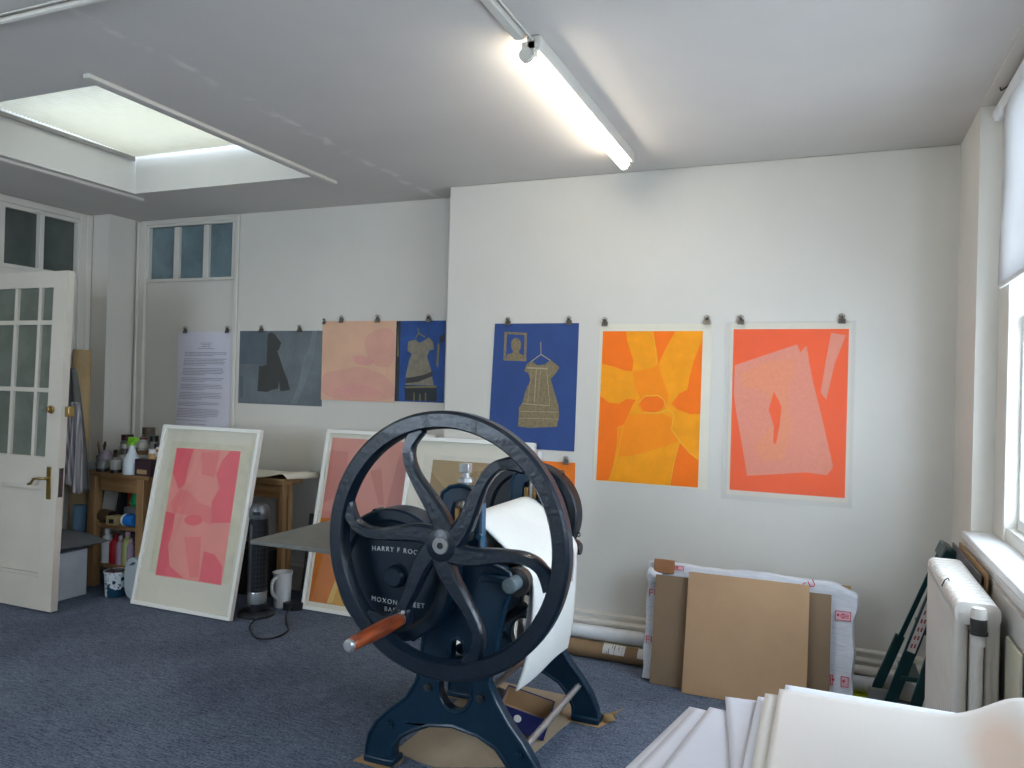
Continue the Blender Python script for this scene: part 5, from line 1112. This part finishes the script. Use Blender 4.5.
S(sheet(-.112, .47, .90, 1.79, .01, TT + .035, .003, 7, .1), CW, 'cream sheet second from the top of the pile')
ex = lambda X_, Y_: .06 * math.exp(-((X_ - .37) / .085) ** 2) * max(0, min(1, (Y_ - 1.15) / .6))
mb = sheet(-.088, .50, .70, 1.80, .0, TT + .042, .004, 8, 0, ex, 48, 48)
def pinkpatch():
    m = bpy.data.materials.new('cream_sheet_with_peach_patch'); m.use_nodes = True; nt = m.node_tree; b_ = nt.nodes['Principled BSDF']; b_.inputs['Roughness'].default_value = .45
    tc = nt.nodes.new('ShaderNodeTexCoord'); mp = nt.nodes.new('ShaderNodeMapping'); mp.inputs['Location'].default_value = (-.20, -.25, 0); 
    nt.links.new(tc.outputs['Object'], mp.inputs[0]); ln = nt.nodes.new('ShaderNodeVectorMath'); ln.operation = 'LENGTH'
    sc_ = nt.nodes.new('ShaderNodeVectorMath'); sc_.operation = 'MULTIPLY'; sc_.inputs[1].default_value = (13, 3.4, 0); nt.links.new(mp.outputs[0], sc_.inputs[0]); nt.links.new(sc_.outputs[0], ln.inputs[0])
    n = nt.nodes.new('ShaderNodeTexNoise'); n.inputs['Scale'].default_value = 5; nt.links.new(tc.outputs['Object'], n.inputs['Vector'])
    a = nt.nodes.new('ShaderNodeMath'); a.operation = 'MULTIPLY_ADD'; a.inputs[1].default_value = .7; nt.links.new(n.outputs['Fac'], a.inputs[0]); nt.links.new(ln.outputs['Value'], a.inputs[2])
    mr = nt.nodes.new('ShaderNodeMapRange'); mr.inputs['From Min'].default_value = 1.2; mr.inputs['From Max'].default_value = .8; nt.links.new(a.outputs[0], mr.inputs['Value'])
    mx = nt.nodes.new('ShaderNodeMix'); mx.data_type = 'RGBA'; mx.inputs['A'].default_value = (*lin((224, 218, 211)), 1); mx.inputs['B'].default_value = (*lin((220, 198, 182)), 1)
    nt.links.new(mr.outputs[0], mx.inputs['Factor']); nt.links.new(mx.outputs['Result'], b_.inputs['Base Color'])
    n2 = nt.nodes.new('ShaderNodeTexNoise'); n2.inputs['Scale'].default_value = 5; bu = nt.nodes.new('ShaderNodeBump'); bu.inputs['Strength'].default_value = .3; bu.inputs['Distance'].default_value = .01
    nt.links.new(tc.outputs['Object'], n2.inputs['Vector']); nt.links.new(n2.outputs['Fac'], bu.inputs['Height']); nt.links.new(bu.outputs[0], b_.inputs['Normal']); return m
tag(build('paper_sheet', mb, pinkpatch(), at=(.1, 1.3, TT), solid=.0012), 'topmost large cream sheet with a faint peach patch, humped at the right', 'paper', GRP)

# ================================================================== DAYLIGHT, CAMERA, COLOUR
wd = bpy.data.worlds.new('daylight'); SC.world = wd; wd.use_nodes = True
bg = wd.node_tree.nodes['Background']; bg.inputs['Color'].default_value = (.68, .83, 1.0, 1); bg.inputs['Strength'].default_value = 9.0
def portal(loc, rot, sx, sy):
    l = bpy.data.lights.new('portal', 'AREA'); l.shape = 'RECTANGLE'; l.size = sx; l.size_y = sy; l.cycles.is_portal = True
    o = bpy.data.objects.new('window_portal', l); C.objects.link(o); o.location = loc; o.rotation_euler = rot
portal((XR + .30, 2.625, 1.7), (0, PI / 2, 0), 1.7, 1.75)
portal((XR + .30, -.275, 1.7), (0, PI / 2, 0), 1.7, 1.45)
portal((-3.4, YN - .12, 1.65), (PI / 2, 0, 0), 1.6, 1.6)
portal((-3.42, 3.1, 3.2), (0, 0, 0), 1.36, .96)

cam = bpy.data.cameras.new('camera'); co = bpy.data.objects.new('camera', cam); C.objects.link(co)
cam.sensor_width = 36; cam.lens = 769 / 1024 * 36; cam.clip_start = .02
yaw, pit, rol = math.radians(-22.4718), math.radians(.2856), math.radians(1.5625)
f = Vector((math.sin(yaw) * math.cos(pit), math.cos(yaw) * math.cos(pit), math.sin(pit)))
r = Vector((math.cos(yaw), -math.sin(yaw), 0)); u = r.cross(f)
r2 = r * math.cos(rol) + u * math.sin(rol); u2 = -r * math.sin(rol) + u * math.cos(rol)
M = Matrix((r2, u2, -f)).transposed().to_4x4(); M.translation = Vector((0, 0, 1.39)); co.matrix_world = M
SC.camera = co
SC.view_settings.view_transform = 'Standard'; SC.view_settings.look = 'None'; SC.view_settings.gamma = 1; SC.view_settings.use_curve_mapping = False
SC.view_settings.exposure = 0.55
SC.cycles.max_bounces = 8; SC.cycles.diffuse_bounces = 5; SC.cycles.glossy_bounces = 3; SC.cycles.transparent_max_bounces = 10
SC.cycles.sample_clamp_indirect = 6; SC.cycles.caustics_reflective = False; SC.cycles.caustics_refractive = False
SC.cycles.use_denoising = True
